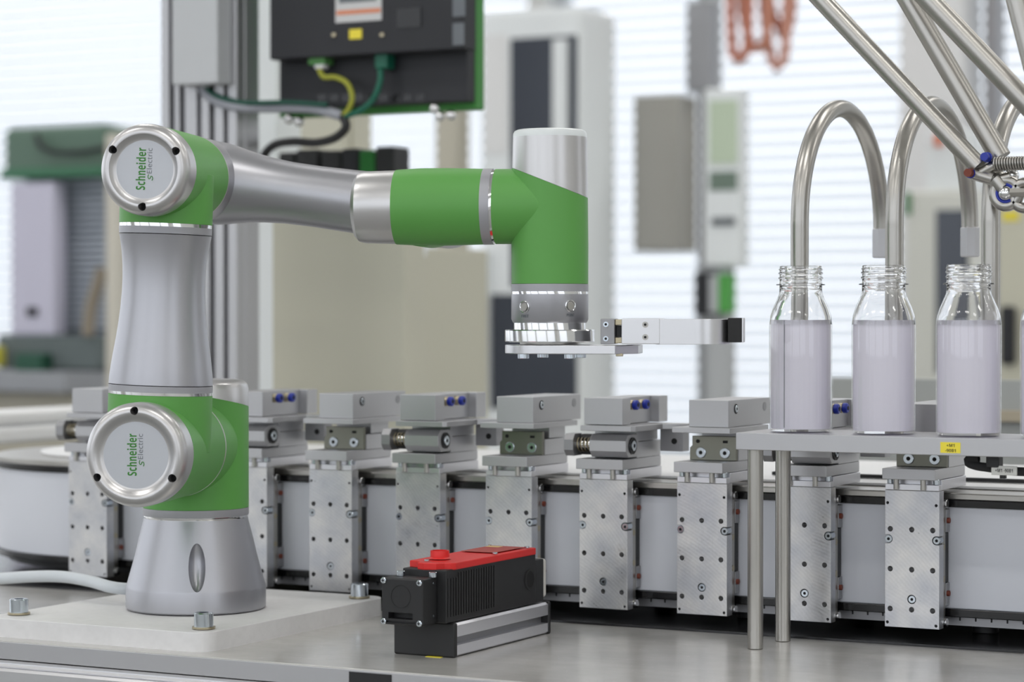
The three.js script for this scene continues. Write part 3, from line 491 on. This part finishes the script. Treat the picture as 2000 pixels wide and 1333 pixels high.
// ---------------------------------------------------------------- bottle shelf, bottles, pipes
const SY = 0.1710;
{
  const g = thing('bottle_shelf', 'grey aluminium shelf plate on round steel legs carrying the bottles', 'shelf', null, [0, 0, 0]);
  add(g, 'shelf_plate', bx(0.4587, 1.05, SY - 0.0134, SY, -0.163, -0.080, 0.0006), mAnod);
  for (const [x, z] of [[0.4705, -0.092], [0.4733, -0.1442], [1.03, -0.092], [1.03, -0.144]]) add(g, 'leg', lathe([[0, 0.0002], [0.0058, 0.0002], [0.0062, 0.0006], [0.0062, SY - 0.0136], [0, SY - 0.0136]], 32).translate(x, 0, z), mSteel);
  const a = onZ(1837, 864, -0.08), b = onZ(1876, 886, -0.08), t = new THREE.Group(); t.name = 'label_tag'; t.userData.label = 'yellow label reading +M1 -90B1'; g.add(t);
  add(t, 'label_plate', plain(a.x, b.x, b.y, a.y, -0.08, -0.0796), mYellow);
  add(t, 'print', text('+M1', fBold, 0.0023, 0.00005, 0.0062).translate((a.x + b.x) / 2 - 0.0031, a.y - 0.0035, -0.0796), mInk); add(t, 'print', text('-90B1', fBold, 0.0023, 0.00005, 0.0082).translate((a.x + b.x) / 2 - 0.0041, a.y - 0.0073, -0.0796), mInk);
}
{
  const k = 0.0247 / 61, Y = py => (847.5 - py) * k * 0.996;
  const outer = [[0, 846], [57, 846], [60.5, 842], [61, 830], [61.3, 650], [61, 637], [59, 620], [54, 605], [49, 594], [45.3, 585], [42.3, 578], [41.5, 570], [41.5, 562], [42, 561], [47.5, 560.5], [47.5, 558.5], [42, 557.5], [41, 553], [41.4, 549], [43.4, 547.5], [43.4, 545.5], [41.4, 544], [41.2, 539.5], [43.4, 538], [43.4, 536], [41.4, 534.5], [41.2, 531.5], [43, 530.5], [43, 529], [41, 527.5], [40.8, 524], [40, 523]];
  const inner = [[38.6, 523.3], [38.6, 577], [42, 584], [46, 594], [51.5, 606], [56.5, 621], [58.6, 637], [59, 650], [58.8, 830], [57, 840], [0, 843.5]];
  const low = a => a.filter(p => p[1] >= 637), high = a => a.filter(p => p[1] <= 637), bottle = lathe([...low(outer)].map(([r, y]) => [r * k, Y(y)]), 72);
  const neck = lathe([...high(outer), ...high(inner).map(([r, y]) => [r + 0.9, y]), high(outer)[0]].map(([r, y]) => [r * k, Y(y)]), 72);
  const sleeve = lathe([[57.3, 841], [58.2, 838], [58.4, 650], [58.2, 628.5], [57.2, 628.5], [57.4, 650], [57.2, 838], [57.3, 841]].map(([r, y]) => [r * k, Y(y)]), 64);
  [1564, 1726, 1892, 2058].forEach((px, i) => {
    const q = onZ(px, 612, -0.116), g = thing('bottle', ['clear plastic bottle with white paper sleeve at the open end of the shelf', 'clear plastic bottle with white paper sleeve, second along the shelf', 'clear plastic bottle with white paper sleeve above the yellow label', 'clear plastic bottle with white paper sleeve past the yellow label'][i], 'bottle', 'bottles on the shelf', [q.x, SY + 0.0003, -0.116]);
    add(g, 'bottle_body', bottle, mPET); add(g, 'bottle_neck', neck, mPETwall, 'threaded clear bottle neck'); add(g, 'paper_sleeve', sleeve, mPaper, 'white paper sleeve inside the bottle');
    if (!i) add(g, 'sleeve_seam', plain(-0.0002, 0.0002, Y(838), Y(629), 0, 0.0003).translate(0, 0, 58.45 * k).rotateY(0.42 - 0.62), mGreyInk);
  });
}
{
  const xs = [0.4851, 0.5648, 0.6427], R = 0.0995, yc = 0.3375, z0 = -0.150, lab = ['arched stainless steel pipe standing behind the end bottle of the shelf', 'arched stainless steel pipe behind the second bottle along the shelf', 'arched stainless steel pipe behind the bottle above the yellow label', 'arched stainless steel pipe behind the bottle past the yellow label'];
  xs.forEach((x, i) => {
    const g = thing('arched_pipe', lab[i], 'pipe', 'arched pipes behind the bottles', [x, SY, z0]);
    const P = []; for (let y = 0; y < yc - SY; y += 0.02) P.push([0, y, 0]);
    for (let a = 0; a <= 16; a++) { const t = Math.PI * a / 16; P.push([0, yc - SY + R * Math.sin(t), -R + R * Math.cos(t)]); } P.push([0, yc - SY - 0.012, -2 * R]);
    add(g, 'pipe', tube(P, 0.0073, 120, 24), mSteel);
    add(g, 'pipe_fitting', at(cyl(0.0085, 0.026, 'y', 8, 0.001), 0, yc - SY - 0.011, -2 * R), mAnod, 'grey fitting on the pipe end');
  });
}
// sensor hanging under the shelf with its cable and tag
{
  const z = -0.1, q = (px, py) => onZ(px, py, z), a = q(1893, 901);
  const g = thing('sensor', 'black cable sensor with white tag hanging under the bottle shelf', 'sensor', null, [q(1945, 893).x, SY - 0.0134, z]);
  const o = g.position, l = v => [v.x - o.x, v.y - o.y, v.z - o.z];
  add(g, 'sensor_body', bx(-0.006, 0.0040, -0.009, -0.0001, -0.006, 0.006, 0.001), mBlack);
  add(g, 'sensor_cable', tube([l(q(2060, 920)), l(q(2000, 922)), l(q(1960, 919)), l(q(1930, 914)), l(q(1905, 910)), l(q(1890, 903)), l(q(1893, 897)), l(q(1912, 896))], 0.0034, 50, 12), mBlackRough);
  const t0 = l(q(1940, 909)), t1 = l(q(1990, 929)); add(g, 'cable_tag', bx(t0[0], t1[0], t1[1], t0[1], 0.0034, 0.0055, 0.0005), M(rgb(0.82, 0.82, 0.80), 0.4), 'tag reading +M1 -90B1');
  add(g, 'print', text('+M1 -90B1', fBold, 0.0027, 0.00008, 0.0135).translate(t0[0] + 0.003, (t0[1] + t1[1]) / 2 - 0.0013, 0.0055), mInk);
  add(g, 'cable_clip', bx(t0[0] + 0.006, t0[0] + 0.0105, t1[1] - 0.0028, t1[1], 0, 0.004, 0.0005), mBlack);
}
// delta robot rods with their ball joints
{
  const z = -0.135, q = (px, py, zz = z) => onZ(px, py, zz), J = q(1966, 378), ext = (a, b, k) => a.clone().lerp(b, k);
  const g = thing('delta_robot', 'stainless steel rods of a delta robot meeting at a ball joint above the bottles', 'delta robot', null, J.toArray());
  const o = J, loc = v => v.clone().sub(o);
  const a0 = loc(q(1605, 0)), a1 = loc(q(1912, 327)), b0 = loc(q(1766, 0)), b1 = loc(q(1944, 306)), c0 = loc(q(1815, 0, -0.115)), c1 = loc(q(2000, 196, -0.115)), d0 = loc(q(1985, 0, -0.1)), d1 = loc(q(2003, 70, -0.1));
  const R1 = (p, s, k0, k1, r) => add(g, 'rod', rod(ext(p, s, k0), ext(p, s, k1), r, 28), mSteel);
  R1(a0, a1, -1.4, 1.0, 0.0076); R1(b0, b1, -1.8, 1.0, 0.0083).position.z = -0.014; R1(c0, c1, -2, 1.9, 0.0084); R1(d0, d1, -6, 5.6, 0.0078);
  const S = (n, px, py, r, m, dz = 0) => { const c = loc(q(px, py)); return add(g, n, new THREE.SphereGeometry(r, 28, 18).translate(c.x, c.y, c.z + dz), m); };
  const eye = (px, py, r, t, dz) => { const c = loc(q(px, py)); return add(g, 'socket_ring', new THREE.TorusGeometry(r, t, 14, 36).translate(c.x, c.y, c.z + dz), mSteel); };
  S('joint_body', 1945, 352, 0.0078, mSteel, -0.008); eye(1966, 378, 0.0098, 0.0042, 0);
  add(g, 'socket_back', at(cyl(0.0098, 0.006, 'z', 28), 0, 0, -0.005), mSteel); add(g, 'seal_ring', new THREE.TorusGeometry(0.0068, 0.0012, 10, 32).translate(0, 0, 0.0028), mBlue, 'blue seal ring');
  S('ball', 1967, 378, 0.0058, mChrome, 0.003); add(g, 'ball_stud', at(cyl(0.0036, 0.03, 'x', 6), 0.0185, 0.0002, 0.004), mSteel);
  S('ball', 1972, 342, 0.0055, mChrome, -0.006);
  const arm = (x0, y0, x1, y1, r, n) => add(g, n, rod(loc(q(x0, y0)), loc(q(x1, y1)), r, 16), mSteel);
  arm(1902, 339, 1940, 350, 0.0052, 'link_arm'); arm(1945, 350, 1960, 368, 0.006, 'link_arm'); arm(1912, 340, 1952, 318, 0.0042, 'link_arm'); arm(1948, 352, 1975, 345, 0.004, 'link_arm');
  for (const [px, py, m] of [[1931, 308, mBlue], [1899, 339, mPlug]]) { const c = loc(q(px, py)); add(g, 'pivot_pin', at(cyl(0.0032, 0.012, 'z', 20), c.x, c.y, c.z + 0.006), m); add(g, 'pivot_washer', at(cyl(0.0040, 0.003, 'z', 20), c.x, c.y, c.z + 0.004), mBlue); }
  const s0 = loc(q(1946, 321)); add(g, 'spring', helix(0.0047, 0.055, 26, 0.00095).translate(s0.x, s0.y, s0.z + 0.004), mSteel); add(g, 'spring_core', at(cyl(0.0040, 0.055, 'x', 20), s0.x + 0.0275, s0.y, s0.z + 0.004), mAnodDark);
  eye(2003, 382, 0.0098, 0.0042, 0);
}

// ---------------------------------------------------------------- things behind the track
function span(px0, px1, py0, py1, D) { const z = zAt((px0 + px1) / 2, D), pm = (py0 + py1) / 2, xm = (px0 + px1) / 2; return { x0: onZ(px0, pm, z).x, x1: onZ(px1, pm, z).x, y1: onZ(xm, py0, z).y, y0: onZ(xm, py1, z).y, z }; }
const FLOOR = R0.y0;
function place(name, label, category, s, build, group) { const g = thing(name, label, category, group, [(s.x0 + s.x1) / 2, s.y0, s.z]); build(g, (a, b) => [a.x - g.position.x, b.y - g.position.y]); return g; }
const slabOf = (g, n, s, d, m, r = 0.003, dz = 0) => add(g, n, bx(s.x0 - g.position.x, s.x1 - g.position.x, s.y0 - g.position.y, s.y1 - g.position.y, s.z - g.position.z + dz - d, s.z - g.position.z + dz, r), m);
const sp = (px0, px1, py0, py1, z) => { const pm = (py0 + py1) / 2, xm = (px0 + px1) / 2; return { x0: onZ(px0, pm, z).x, x1: onZ(px1, pm, z).x, y1: onZ(xm, py0, z).y, y0: onZ(xm, py1, z).y, z }; };
const toFloor = s => ({ ...s, y0: FLOOR });
// aluminium column with cable duct
{
  const z = zAt(410, 2.85), s = toFloor(sp(316, 464, -60, 800, z));
  const g = thing('profile_column', 'tall grey aluminium profile column behind the robot elbow', 'column', null, [(s.x0 + s.x1) / 2, FLOOR, z]);
  slabOf(g, 'core', { ...s, y1: 2.4 }, 0.03, mAnod, 0.002, -0.016);
  for (const [a, b] of [[316, 332], [342, 352], [362, 386], [394, 410], [420, 438], [446, 464]]) slabOf(g, 'profile_rib', { ...toFloor(sp(a, b, 0, 800, z)), y1: 2.4 }, 0.018, mAnod, 0.002, 0.002);
  const d = sp(335, 424, -500, 164, z + 0.03); slabOf(g, 'cable_duct', { ...d, z, y1: 2.3 }, 0.028, mFrame, 0.002, 0.03);
}
// operator panel seen from behind
{
  const z = zAt(730, 2.8), s = sp(545, 930, -260, 222, z), g = thing('operator_panel', 'black operator screen with green border seen from behind, hanging above the arm', 'screen', null, [(s.x0 + s.x1) / 2, s.y0, z]);
  const q = (a, b, c, d) => sp(a, b, c, d, z), S = (n, a, b, c, d, dep, m, dz = 0, r = 0.002) => slabOf(g, n, { ...sp(a, b, c, d, z + dz), z }, dep, m, r, dz);
  const mBorder = M(rgb(0.20, 0.50, 0.18), 0.45);
  S('bezel', 545, 930, -260, 222, 0.02, mBorder, -0.02); S('lower_case', 545, 912, -250, 206, 0.02, mCharcoal, 0);
  S('rear_case', 526, 905, -250, 106, 0.03, mCharcoal, 0.03);
  S('rating_label', 655, 745, -30, 42, 0.001, M(rgb(0.80, 0.80, 0.80), 0.6), 0.031, 0); S('label_stripe', 657, 743, 18, 27, 0.0004, M(rgb(0.85, 0.55, 0.42), 0.6), 0.0314, 0);
  S('print_block', 662, 735, -8, 4, 0.0004, mGreyInk, 0.0314, 0);
  S('yellow_tag', 682, 706, 57, 76, 0.001, mYellow, 0.031, 0); S('port', 775, 822, 15, 54, 0.002, mBlackGloss, 0.0315, 0); S('side_label', 884, 908, -20, 32, 0.001, mGreyInk, 0.031, 0); S('side_label', 884, 906, 45, 88, 0.001, mGreyInk, 0.031, 0);
  for (const px of [651, 745]) S('jack', px - 4, px + 4, 64, 72, 0.002, mBrass, 0.032, 0.001);
  S('green_plug', 601, 634, 108, 126, 0.02, M(rgb(0.33, 0.56, 0.30), 0.5), 0.022); S('white_plug', 613, 632, 122, 134, 0.012, mWhitePaint, 0.02); S('port_row', 638, 676, 105, 112, 0.006, mGreyBox, 0.012, 0.001);
  S('network_plug', 731, 756, 104, 134, 0.018, M(rgb(0.05, 0.36, 0.28), 0.5), 0.022);
  for (let k = 0; k < 9; k++) S('vent_slot', 620 + k * 24, 638 + k * 24, 184, 198, 0.001, mBlackGloss, 0.0008, 0);
  for (const [px, py] of [[568, 233], [588, 238], [852, 212], [862, 228], [884, 226]]) { const c = onZ(px, py, z); add(g, 'clamp_knob', at(new THREE.SphereGeometry(0.006, 16, 12), c.x - g.position.x, c.y - g.position.y, 0.004), mChrome); }
  const C3 = (px, py, dz) => { const c = onZ(px, py, z + dz); return [c.x - g.position.x, c.y - g.position.y, dz]; };
  const cab = (n, pts, r, m, l) => add(g, n, tube(pts.map(p => C3(...p)), r, 60, 12), m, l);
  cab('earth_wire', [[622, 132, 0.015], [632, 150, 0.02], [655, 151, 0.022], [678, 163, 0.022], [688, 190, 0.022], [680, 215, 0.02], [668, 226, 0.016]], 0.0031, M(rgb(0.62, 0.63, 0.20), 0.5), 'yellow-green earth wire');
  cab('network_cable', [[743, 130, 0.016], [742, 160, 0.022], [728, 195, 0.022], [700, 218, 0.02], [668, 228, 0.016]], 0.0034, M(rgb(0.06, 0.38, 0.30), 0.5), 'teal network cable');
  cab('feed_cable', [[668, 226, 0.016], [610, 212, 0.02], [540, 210, 0.03], [470, 209, 0.05], [420, 196, 0.05], [395, 172, 0.04], [388, 150, 0.02]], 0.0062, M(rgb(0.60, 0.61, 0.64), 0.5), 'grey feed cable');
  cab('green_cable', [[640, 205, 0.024], [560, 200, 0.034], [470, 200, 0.054], [420, 186, 0.054], [400, 168, 0.044], [392, 150, 0.024]], 0.0028, M(rgb(0.05, 0.30, 0.24), 0.5));
  cab('corrugated_hose', [[668, 226, 0.016], [676, 246, 0.016], [660, 266, 0.01], [620, 279, 0], [570, 277, -0.01], [535, 284, -0.02], [516, 304, -0.03], [512, 340, -0.04], [514, 420, -0.05]], 0.0052, mBlack, 'black corrugated hose');
}
// control boxes behind the forearm
{
  const z = zAt(640, 3.0), s = toFloor(sp(505, 765, 322, 500, z));
  const g = thing('valve_terminal', 'dark valve terminal with green and black connectors behind the forearm', 'valve terminal', null, [(s.x0 + s.x1) / 2, FLOOR, z - 0.03]);
  slabOf(g, 'stand', { ...s, y1: sp(505, 765, 336, 400, z).y1, z: z - 0.03 }, 0.05, mCream);
  const mCon = M(rgb(0.10, 0.45, 0.15), 0.45);
  for (const [a, b, t, m] of [[528, 560, 296, mBlack], [562, 606, 290, mBlack], [612, 650, 292, mBlack], [652, 684, 288, mCharcoal], [686, 716, 292, mCon], [718, 754, 285, mBlack]]) slabOf(g, 'connector', { ...sp(a, b, t, 345, z), z: z - 0.03 }, 0.04, m, 0.003, 0.012);
}
// white profile upright and cream cabinet
{
  const z = zAt(516, 3.2), s = toFloor(sp(496, 541, -60, 800, z)); const g = thing('white_upright', 'white upright panel between the column and the cream cabinet', 'panel', null, [(s.x0 + s.x1) / 2, FLOOR, z]);
  slabOf(g, 'upright', { ...s, y1: 2.3 }, 0.06, mMachine);
  const z2 = zAt(700, 4.1), s2 = toFloor(sp(534, 775, 196, 800, z2)), c = thing('cream_cabinet', 'large cream control cabinet with a dark lock hole behind the arm', 'cabinet', null, [(s2.x0 + s2.x1) / 2, FLOOR, z2]);
  slabOf(c, 'body', toFloor(sp(534, 775, 482, 800, z2)), 0.29, mCream, 0.003, -0.031); slabOf(c, 'upper_body', sp(534, 672, 196, 481, z2), 0.06, mCream, 0.003, -0.031); slabOf(c, 'upper_door', sp(537, 668, 200, 480, z2), 0.03, mCream, 0.006);
  slabOf(c, 'door', toFloor(sp(554, 760, 492, 900, z2)), 0.03, M(rgb(0.74, 0.74, 0.68), 0.5), 0.006, -0.006);
  slabOf(c, 'ledge', sp(690, 800, 462, 500, z2), 0.09, mMachine, 0.005, 0.03);
  const h = onZ(642, 627, z2 - 0.02); add(c, 'lock', at(cyl(0.009, 0.012, 'z', 24), h.x - c.position.x, h.y - c.position.y, -0.014), mBlack);
}
// white machine with tall dark windows
{
  const z = zAt(1070, 5.8), s = toFloor(sp(936, 1135, 8, 800, z)), g = thing('white_machine', 'tall white machine with dark glass doors behind the robot wrist', 'machine', null, [(s.x0 + s.x1) / 2, FLOOR, z]);
  const S = (n, a, b, c, d, dep, m, dz = 0, r = 0.004) => slabOf(g, n, sp(a, b, c, d, z), dep, m, r, dz);
  slabOf(g, 'body', { ...s, y1: sp(936, 1204, 14, 800, z).y1 }, 0.2, mMachine, 0.02); S('upper_window', 998, 1128, 72, 560, 0.004, mDarkGlass, 0.004); S('window_rail', 1085, 1112, 78, 560, 0.02, mMachine, 0.02); S('lower_window', 960, 1128, 575, 800, 0.004, mDarkGlass, 0.004);
  S('side_light_strip', 946, 992, 68, 300, 0.002, mWhitePaint, 0.003);
  S('handle', 922, 944, 528, 722, 0.03, mBlack, 0.06, 0.008); S('door_edge', 940, 960, 490, 800, 0.02, mMachine, 0.02);
}
{
  const z = zAt(875, 5.4), s = toFloor(sp(850, 892, -100, 800, z)), g = thing('beige_post', 'beige building post between the cream cabinet and the white machine', 'post', null, [(s.x0 + s.x1) / 2, FLOOR, z]);
  slabOf(g, 'shaft', { ...s, y1: R0.y1 - 0.002 }, 0.06, M(rgb(0.74, 0.72, 0.66), 0.5), 0.004); slabOf(g, 'foot_plate', { ...toFloor(sp(840, 902, 700, 800, z)), y1: FLOOR + 0.02 }, 0.08, mAnodDark, 0.002, 0.01);
}
// grey wall box on its post, with operator screen
{
  const z = zAt(1310, 6.0), s = sp(1237, 1325, 186, 490, z), g = thing('grey_box', 'grey steel control box hanging on a post right of the white machine', 'control box', null, [(s.x0 + s.x1) / 2, FLOOR, z]);
  slabOf(g, 'box', s, 0.115, mGreyBox, 0.006); slabOf(g, 'post', { ...toFloor(sp(1325, 1350, -100, 800, z)), y1: 2.6 }, 0.08, mFrame, 0.004, -0.116); slabOf(g, 'post_slot', { ...toFloor(sp(1333, 1339, -100, 800, z)), y1: 2.6 }, 0.01, mAnodDark, 0.001, -0.112);
  slabOf(g, 'upper_bracket', sp(1330, 1380, 0, 175, z), 0.05, mAnodDark, 0.004, -0.03);
  const z2 = zAt(1420, 5.8), s2 = toFloor(sp(1374, 1462, 172, 520, z2)), c = thing('screen_stand', 'white operator stand with a small pale green screen beside the grey box', 'stand', null, [(s2.x0 + s2.x1) / 2, FLOOR, z2]);
  slabOf(c, 'body', { ...sp(1374, 1445, 172, 520, z2) }, 0.06, mMachine, 0.006); slabOf(c, 'screen_face', sp(1386, 1441, 196, 320, z2), 0.004, M(rgb(0.78, 0.84, 0.74), 0.3), 0.001, 0.004); slabOf(c, 'keypad', sp(1386, 1441, 335, 372, z2), 0.004, M(rgb(0.45, 0.52, 0.47), 0.5), 0.001, 0.004);
  slabOf(c, 'button_row', sp(1392, 1436, 425, 440, z2), 0.01, mGreyInk, 0.001, 0.008); slabOf(c, 'stand_post', toFloor(sp(1376, 1412, 520, 800, z2)), 0.06, mFrame, 0.004, -0.02);
  slabOf(c, 'green_module', sp(1408, 1432, 536, 612, z2), 0.04, M(rgb(0.33, 0.66, 0.30), 0.45), 0.004, 0.02); slabOf(c, 'black_module', sp(1362, 1390, 532, 618, z2), 0.04, mCharcoal, 0.004, 0.02); slabOf(c, 'grey_module', sp(1390, 1408, 540, 612, z2), 0.04, mFrame, 0.004, 0.02);
}
// orange cables hanging from above
{
  const z = zAt(1480, 6.4), g0 = onZ(1480, 0, z);
  for (const [i, [a, b, c, d, col]] of [[1425, 1436, 1462, 118, [0.80, 0.50, 0.40]], [1448, 1470, 1500, 96, [0.84, 0.58, 0.48]], [1490, 1512, 1536, 132, [0.86, 0.62, 0.54]], [1505, 1528, 1546, 70, [0.80, 0.54, 0.46]]].entries()) {
    const P = [[a, -420], [a, -120], [a + 2, 20], [b - 4, d - 12], [b, d], [c - 8, d - 10], [c, 20], [c + 2, -120], [c, -420]].map(p => onZ(p[0], p[1], z - i * 0.03).sub(g0));
    const m = add(scene, 'hanging_cable', tube(P, 0.0135, 70, 10), M(rgb(...col), 0.5)); m.position.copy(g0);
    tag(m, ['salmon orange cable loop hanging lowest beside the screen stand', 'pale orange cable loop hanging in the middle of the bundle', 'pale pink orange cable loop hanging longest before the window', 'short brownish orange cable loop at the edge of the bundle'][i], 'cable', 'orange cables hanging from the ceiling');
  }
}
// white machine and post on the right
{
  const z = zAt(1860, 6.2), s = toFloor(sp(1768, 1900, 372, 800, z)), g = thing('low_machine', 'white machine with a dark window behind the bottles', 'machine', null, [(s.x0 + s.x1) / 2, FLOOR, z]);
  slabOf(g, 'body', s, 0.15, M(rgb(0.90, 0.90, 0.87), 0.5), 0.01); slabOf(g, 'window_pane', sp(1828, 1892, 410, 730, z), 0.004, mDarkGlass, 0.001, 0.004); slabOf(g, 'green_light', sp(1768, 1780, 376, 420, z), 0.01, M(rgb(0.25, 0.5, 0.3), 0.5), 0.002, 0.01);
  slabOf(g, 'orange_marker', sp(1822, 1834, 260, 285, z), 0.02, M(rgb(0.9, 0.45, 0.25), 0.5), 0.003, -0.01); slabOf(g, 'upper_case', sp(1800, 1895, 250, 372, z), 0.12, mMachine, 0.01, -0.03);
  const z2 = zAt(1850, 6.9), s2 = toFloor(sp(1756, 1880, -200, 800, z2)), c = thing('wall_column', 'broad white building column behind the delta robot rods', 'column', null, [(s2.x0 + s2.x1) / 2, FLOOR, z2]);
  slabOf(c, 'shaft', { ...s2, y1: R0.y1 - 0.002 }, 0.18, mWhitePaint, 0.01); slabOf(c, 'edge_rail', { ...toFloor(sp(1905, 1932, -200, 800, z2)), y1: R0.y1 - 0.002 }, 0.08, mAnodDark, 0.004, -0.08);
  const z3 = zAt(1990, 5.0), s3 = toFloor(sp(1948, 2080, 400, 800, z3)), d = thing('cream_machine', 'cream machine panel with a black handle at the shelf end', 'machine', null, [(s3.x0 + s3.x1) / 2, FLOOR, z3]);
  slabOf(d, 'body', s3, 0.4, mCream, 0.006); slabOf(d, 'handle', sp(1960, 1986, 598, 712, z3), 0.03, mCharcoal, 0.008, 0.03); slabOf(d, 'yellow_mark', sp(1958, 1990, 412, 432, z3), 0.002, mYellow, 0, 0.002);
}
// grey panel and trough behind the bottles
{
  const z = zAt(1800, 2.75), s = sp(1300, 2150, 741, 840, z), g = thing('rear_panel', 'long flat grey panel standing behind the bottles and carriages', 'panel', null, [(s.x0 + s.x1) / 2, 0.0005, z]);
  const y1 = sp(1625, 2000, 741, 800, z).y1; slabOf(g, 'panel', { ...sp(1622, 2150, 741, 840, z), y0: 0.001, y1 }, 0.012, M(rgb(0.66, 0.67, 0.66), 0.5), 0.001);
  slabOf(g, 'rail', { ...sp(1622, 2150, 800, 822, z) }, 0.01, M(rgb(0.70, 0.66, 0.58), 0.5), 0.001, 0.011);
}
// left side: machine with green top, striped shutter, cabinet, beams
{
  const z = zAt(100, 6.0), g = thing('green_machine', 'machine with dark green hood and blue-grey striped shutter left of the robot', 'machine', null, [sp(4, 206, 245, 800, z).x0, FLOOR, z]);
  slabOf(g, 'hood', sp(4, 206, 246, 342, z), 0.4, M(rgb(0.36, 0.46, 0.40), 0.5), 0.02); slabOf(g, 'hood_trim', sp(4, 206, 328, 346, z), 0.4, M(rgb(0.24, 0.46, 0.34), 0.5), 0.003, 0.01);
  const C3 = (px, py) => { const c = onZ(px, py, z + 0.02); return [c.x - g.position.x, c.y - g.position.y, 0.02]; };
  add(g, 'hood_cable', tube([[70, 262], [78, 284], [100, 296], [150, 298], [205, 290]].map(p => C3(...p)), 0.007, 40, 10), mCharcoal);
  slabOf(g, 'back_panel', toFloor(sp(4, 206, 342, 800, z)), 0.02, M(rgb(0.55, 0.58, 0.63), 0.5), 0.002, -0.1);
  for (let py = 348; py < 640; py += 13) slabOf(g, 'slat', sp(4, 206, py, py + 8, z), 0.01, M(rgb(0.74, 0.77, 0.81), 0.45), 0.002, -0.08);
  slabOf(g, 'control_cabinet', sp(20, 106, 356, 655, z), 0.05, M(rgb(0.80, 0.79, 0.86), 0.5), 0.006, 0); slabOf(g, 'cabinet_lock', sp(54, 74, 600, 618, z), 0.01, mCharcoal, 0.004, 0.008);
  slabOf(g, 'lower_box', sp(4, 206, 655, 722, z), 0.2, M(rgb(0.38, 0.42, 0.42), 0.5), 0.006, 0.02); slabOf(g, 'green_box', sp(58, 112, 690, 726, z), 0.05, M(rgb(0.12, 0.32, 0.24), 0.5), 0.006, 0.06); slabOf(g, 'yellow_valve', sp(14, 34, 676, 716, z), 0.03, M(rgb(0.75, 0.72, 0.25), 0.5), 0.008, 0.07);
  slabOf(g, 'worktop', sp(-60, 203, 724, 762, z), 0.4, M(rgb(0.60, 0.61, 0.63), 0.5), 0.004, 0.15);
  slabOf(g, 'apron', toFloor(sp(-60, 203, 764, 900, z)), 0.3, M(rgb(0.70, 0.68, 0.62), 0.5), 0.004, 0.1);
  const bl = sp(172, 204, 530, 660, z); add(g, 'brown_hose', tube([[200, 525], [190, 560], [178, 600], [172, 655]].map(p => C3(...p)), 0.016, 30, 12), M(rgb(0.58, 0.54, 0.48), 0.6));
  const z2 = zAt(218, 5.7), s2 = toFloor(sp(206, 232, -200, 800, z2)), p = thing('cream_post', 'slim cream post left of the robot column', 'post', null, [(s2.x0 + s2.x1) / 2, FLOOR, z2]);
  slabOf(p, 'shaft', { ...toFloor(sp(206, 231, 262, 800, z2)) }, 0.05, M(rgb(0.82, 0.80, 0.75), 0.5), 0.004);
  // beige beam and white beam running back beside the track end
  const X0 = onZ(0, 835, zAt(0, 3)).x, yy = py => onZ(0, py, zAt(0, 3)).y, b = thing('white_beam', 'white twin-ribbed beam running back beyond the rounded track end', 'beam', null, [X0, FLOOR, -1.1]);
  const bb = (n, x0, y0, y1, m, rr) => add(b, n, bx(x0 - 0.07, x0, y0 - FLOOR, y1 - FLOOR, -0.6, 0.55, rr), m);
  bb('upper_rib', 0, yy(833), yy(806), mWhitePaint, 0.006); bb('lower_rib', 0.004, yy(868), yy(836), mWhitePaint, 0.006); bb('web', -0.004, yy(869), yy(808), mFrame, 0.002);
  for (const z of [-0.55, 0]) add(b, 'leg', bx(-0.06, -0.02, 0, yy(868) - FLOOR, z, z + 0.04, 0.003), mFrame);
}
scene.traverse(o => { if (o.isMesh) { o.castShadow = o.receiveShadow = true; } });
renderer.render(scene, camera);
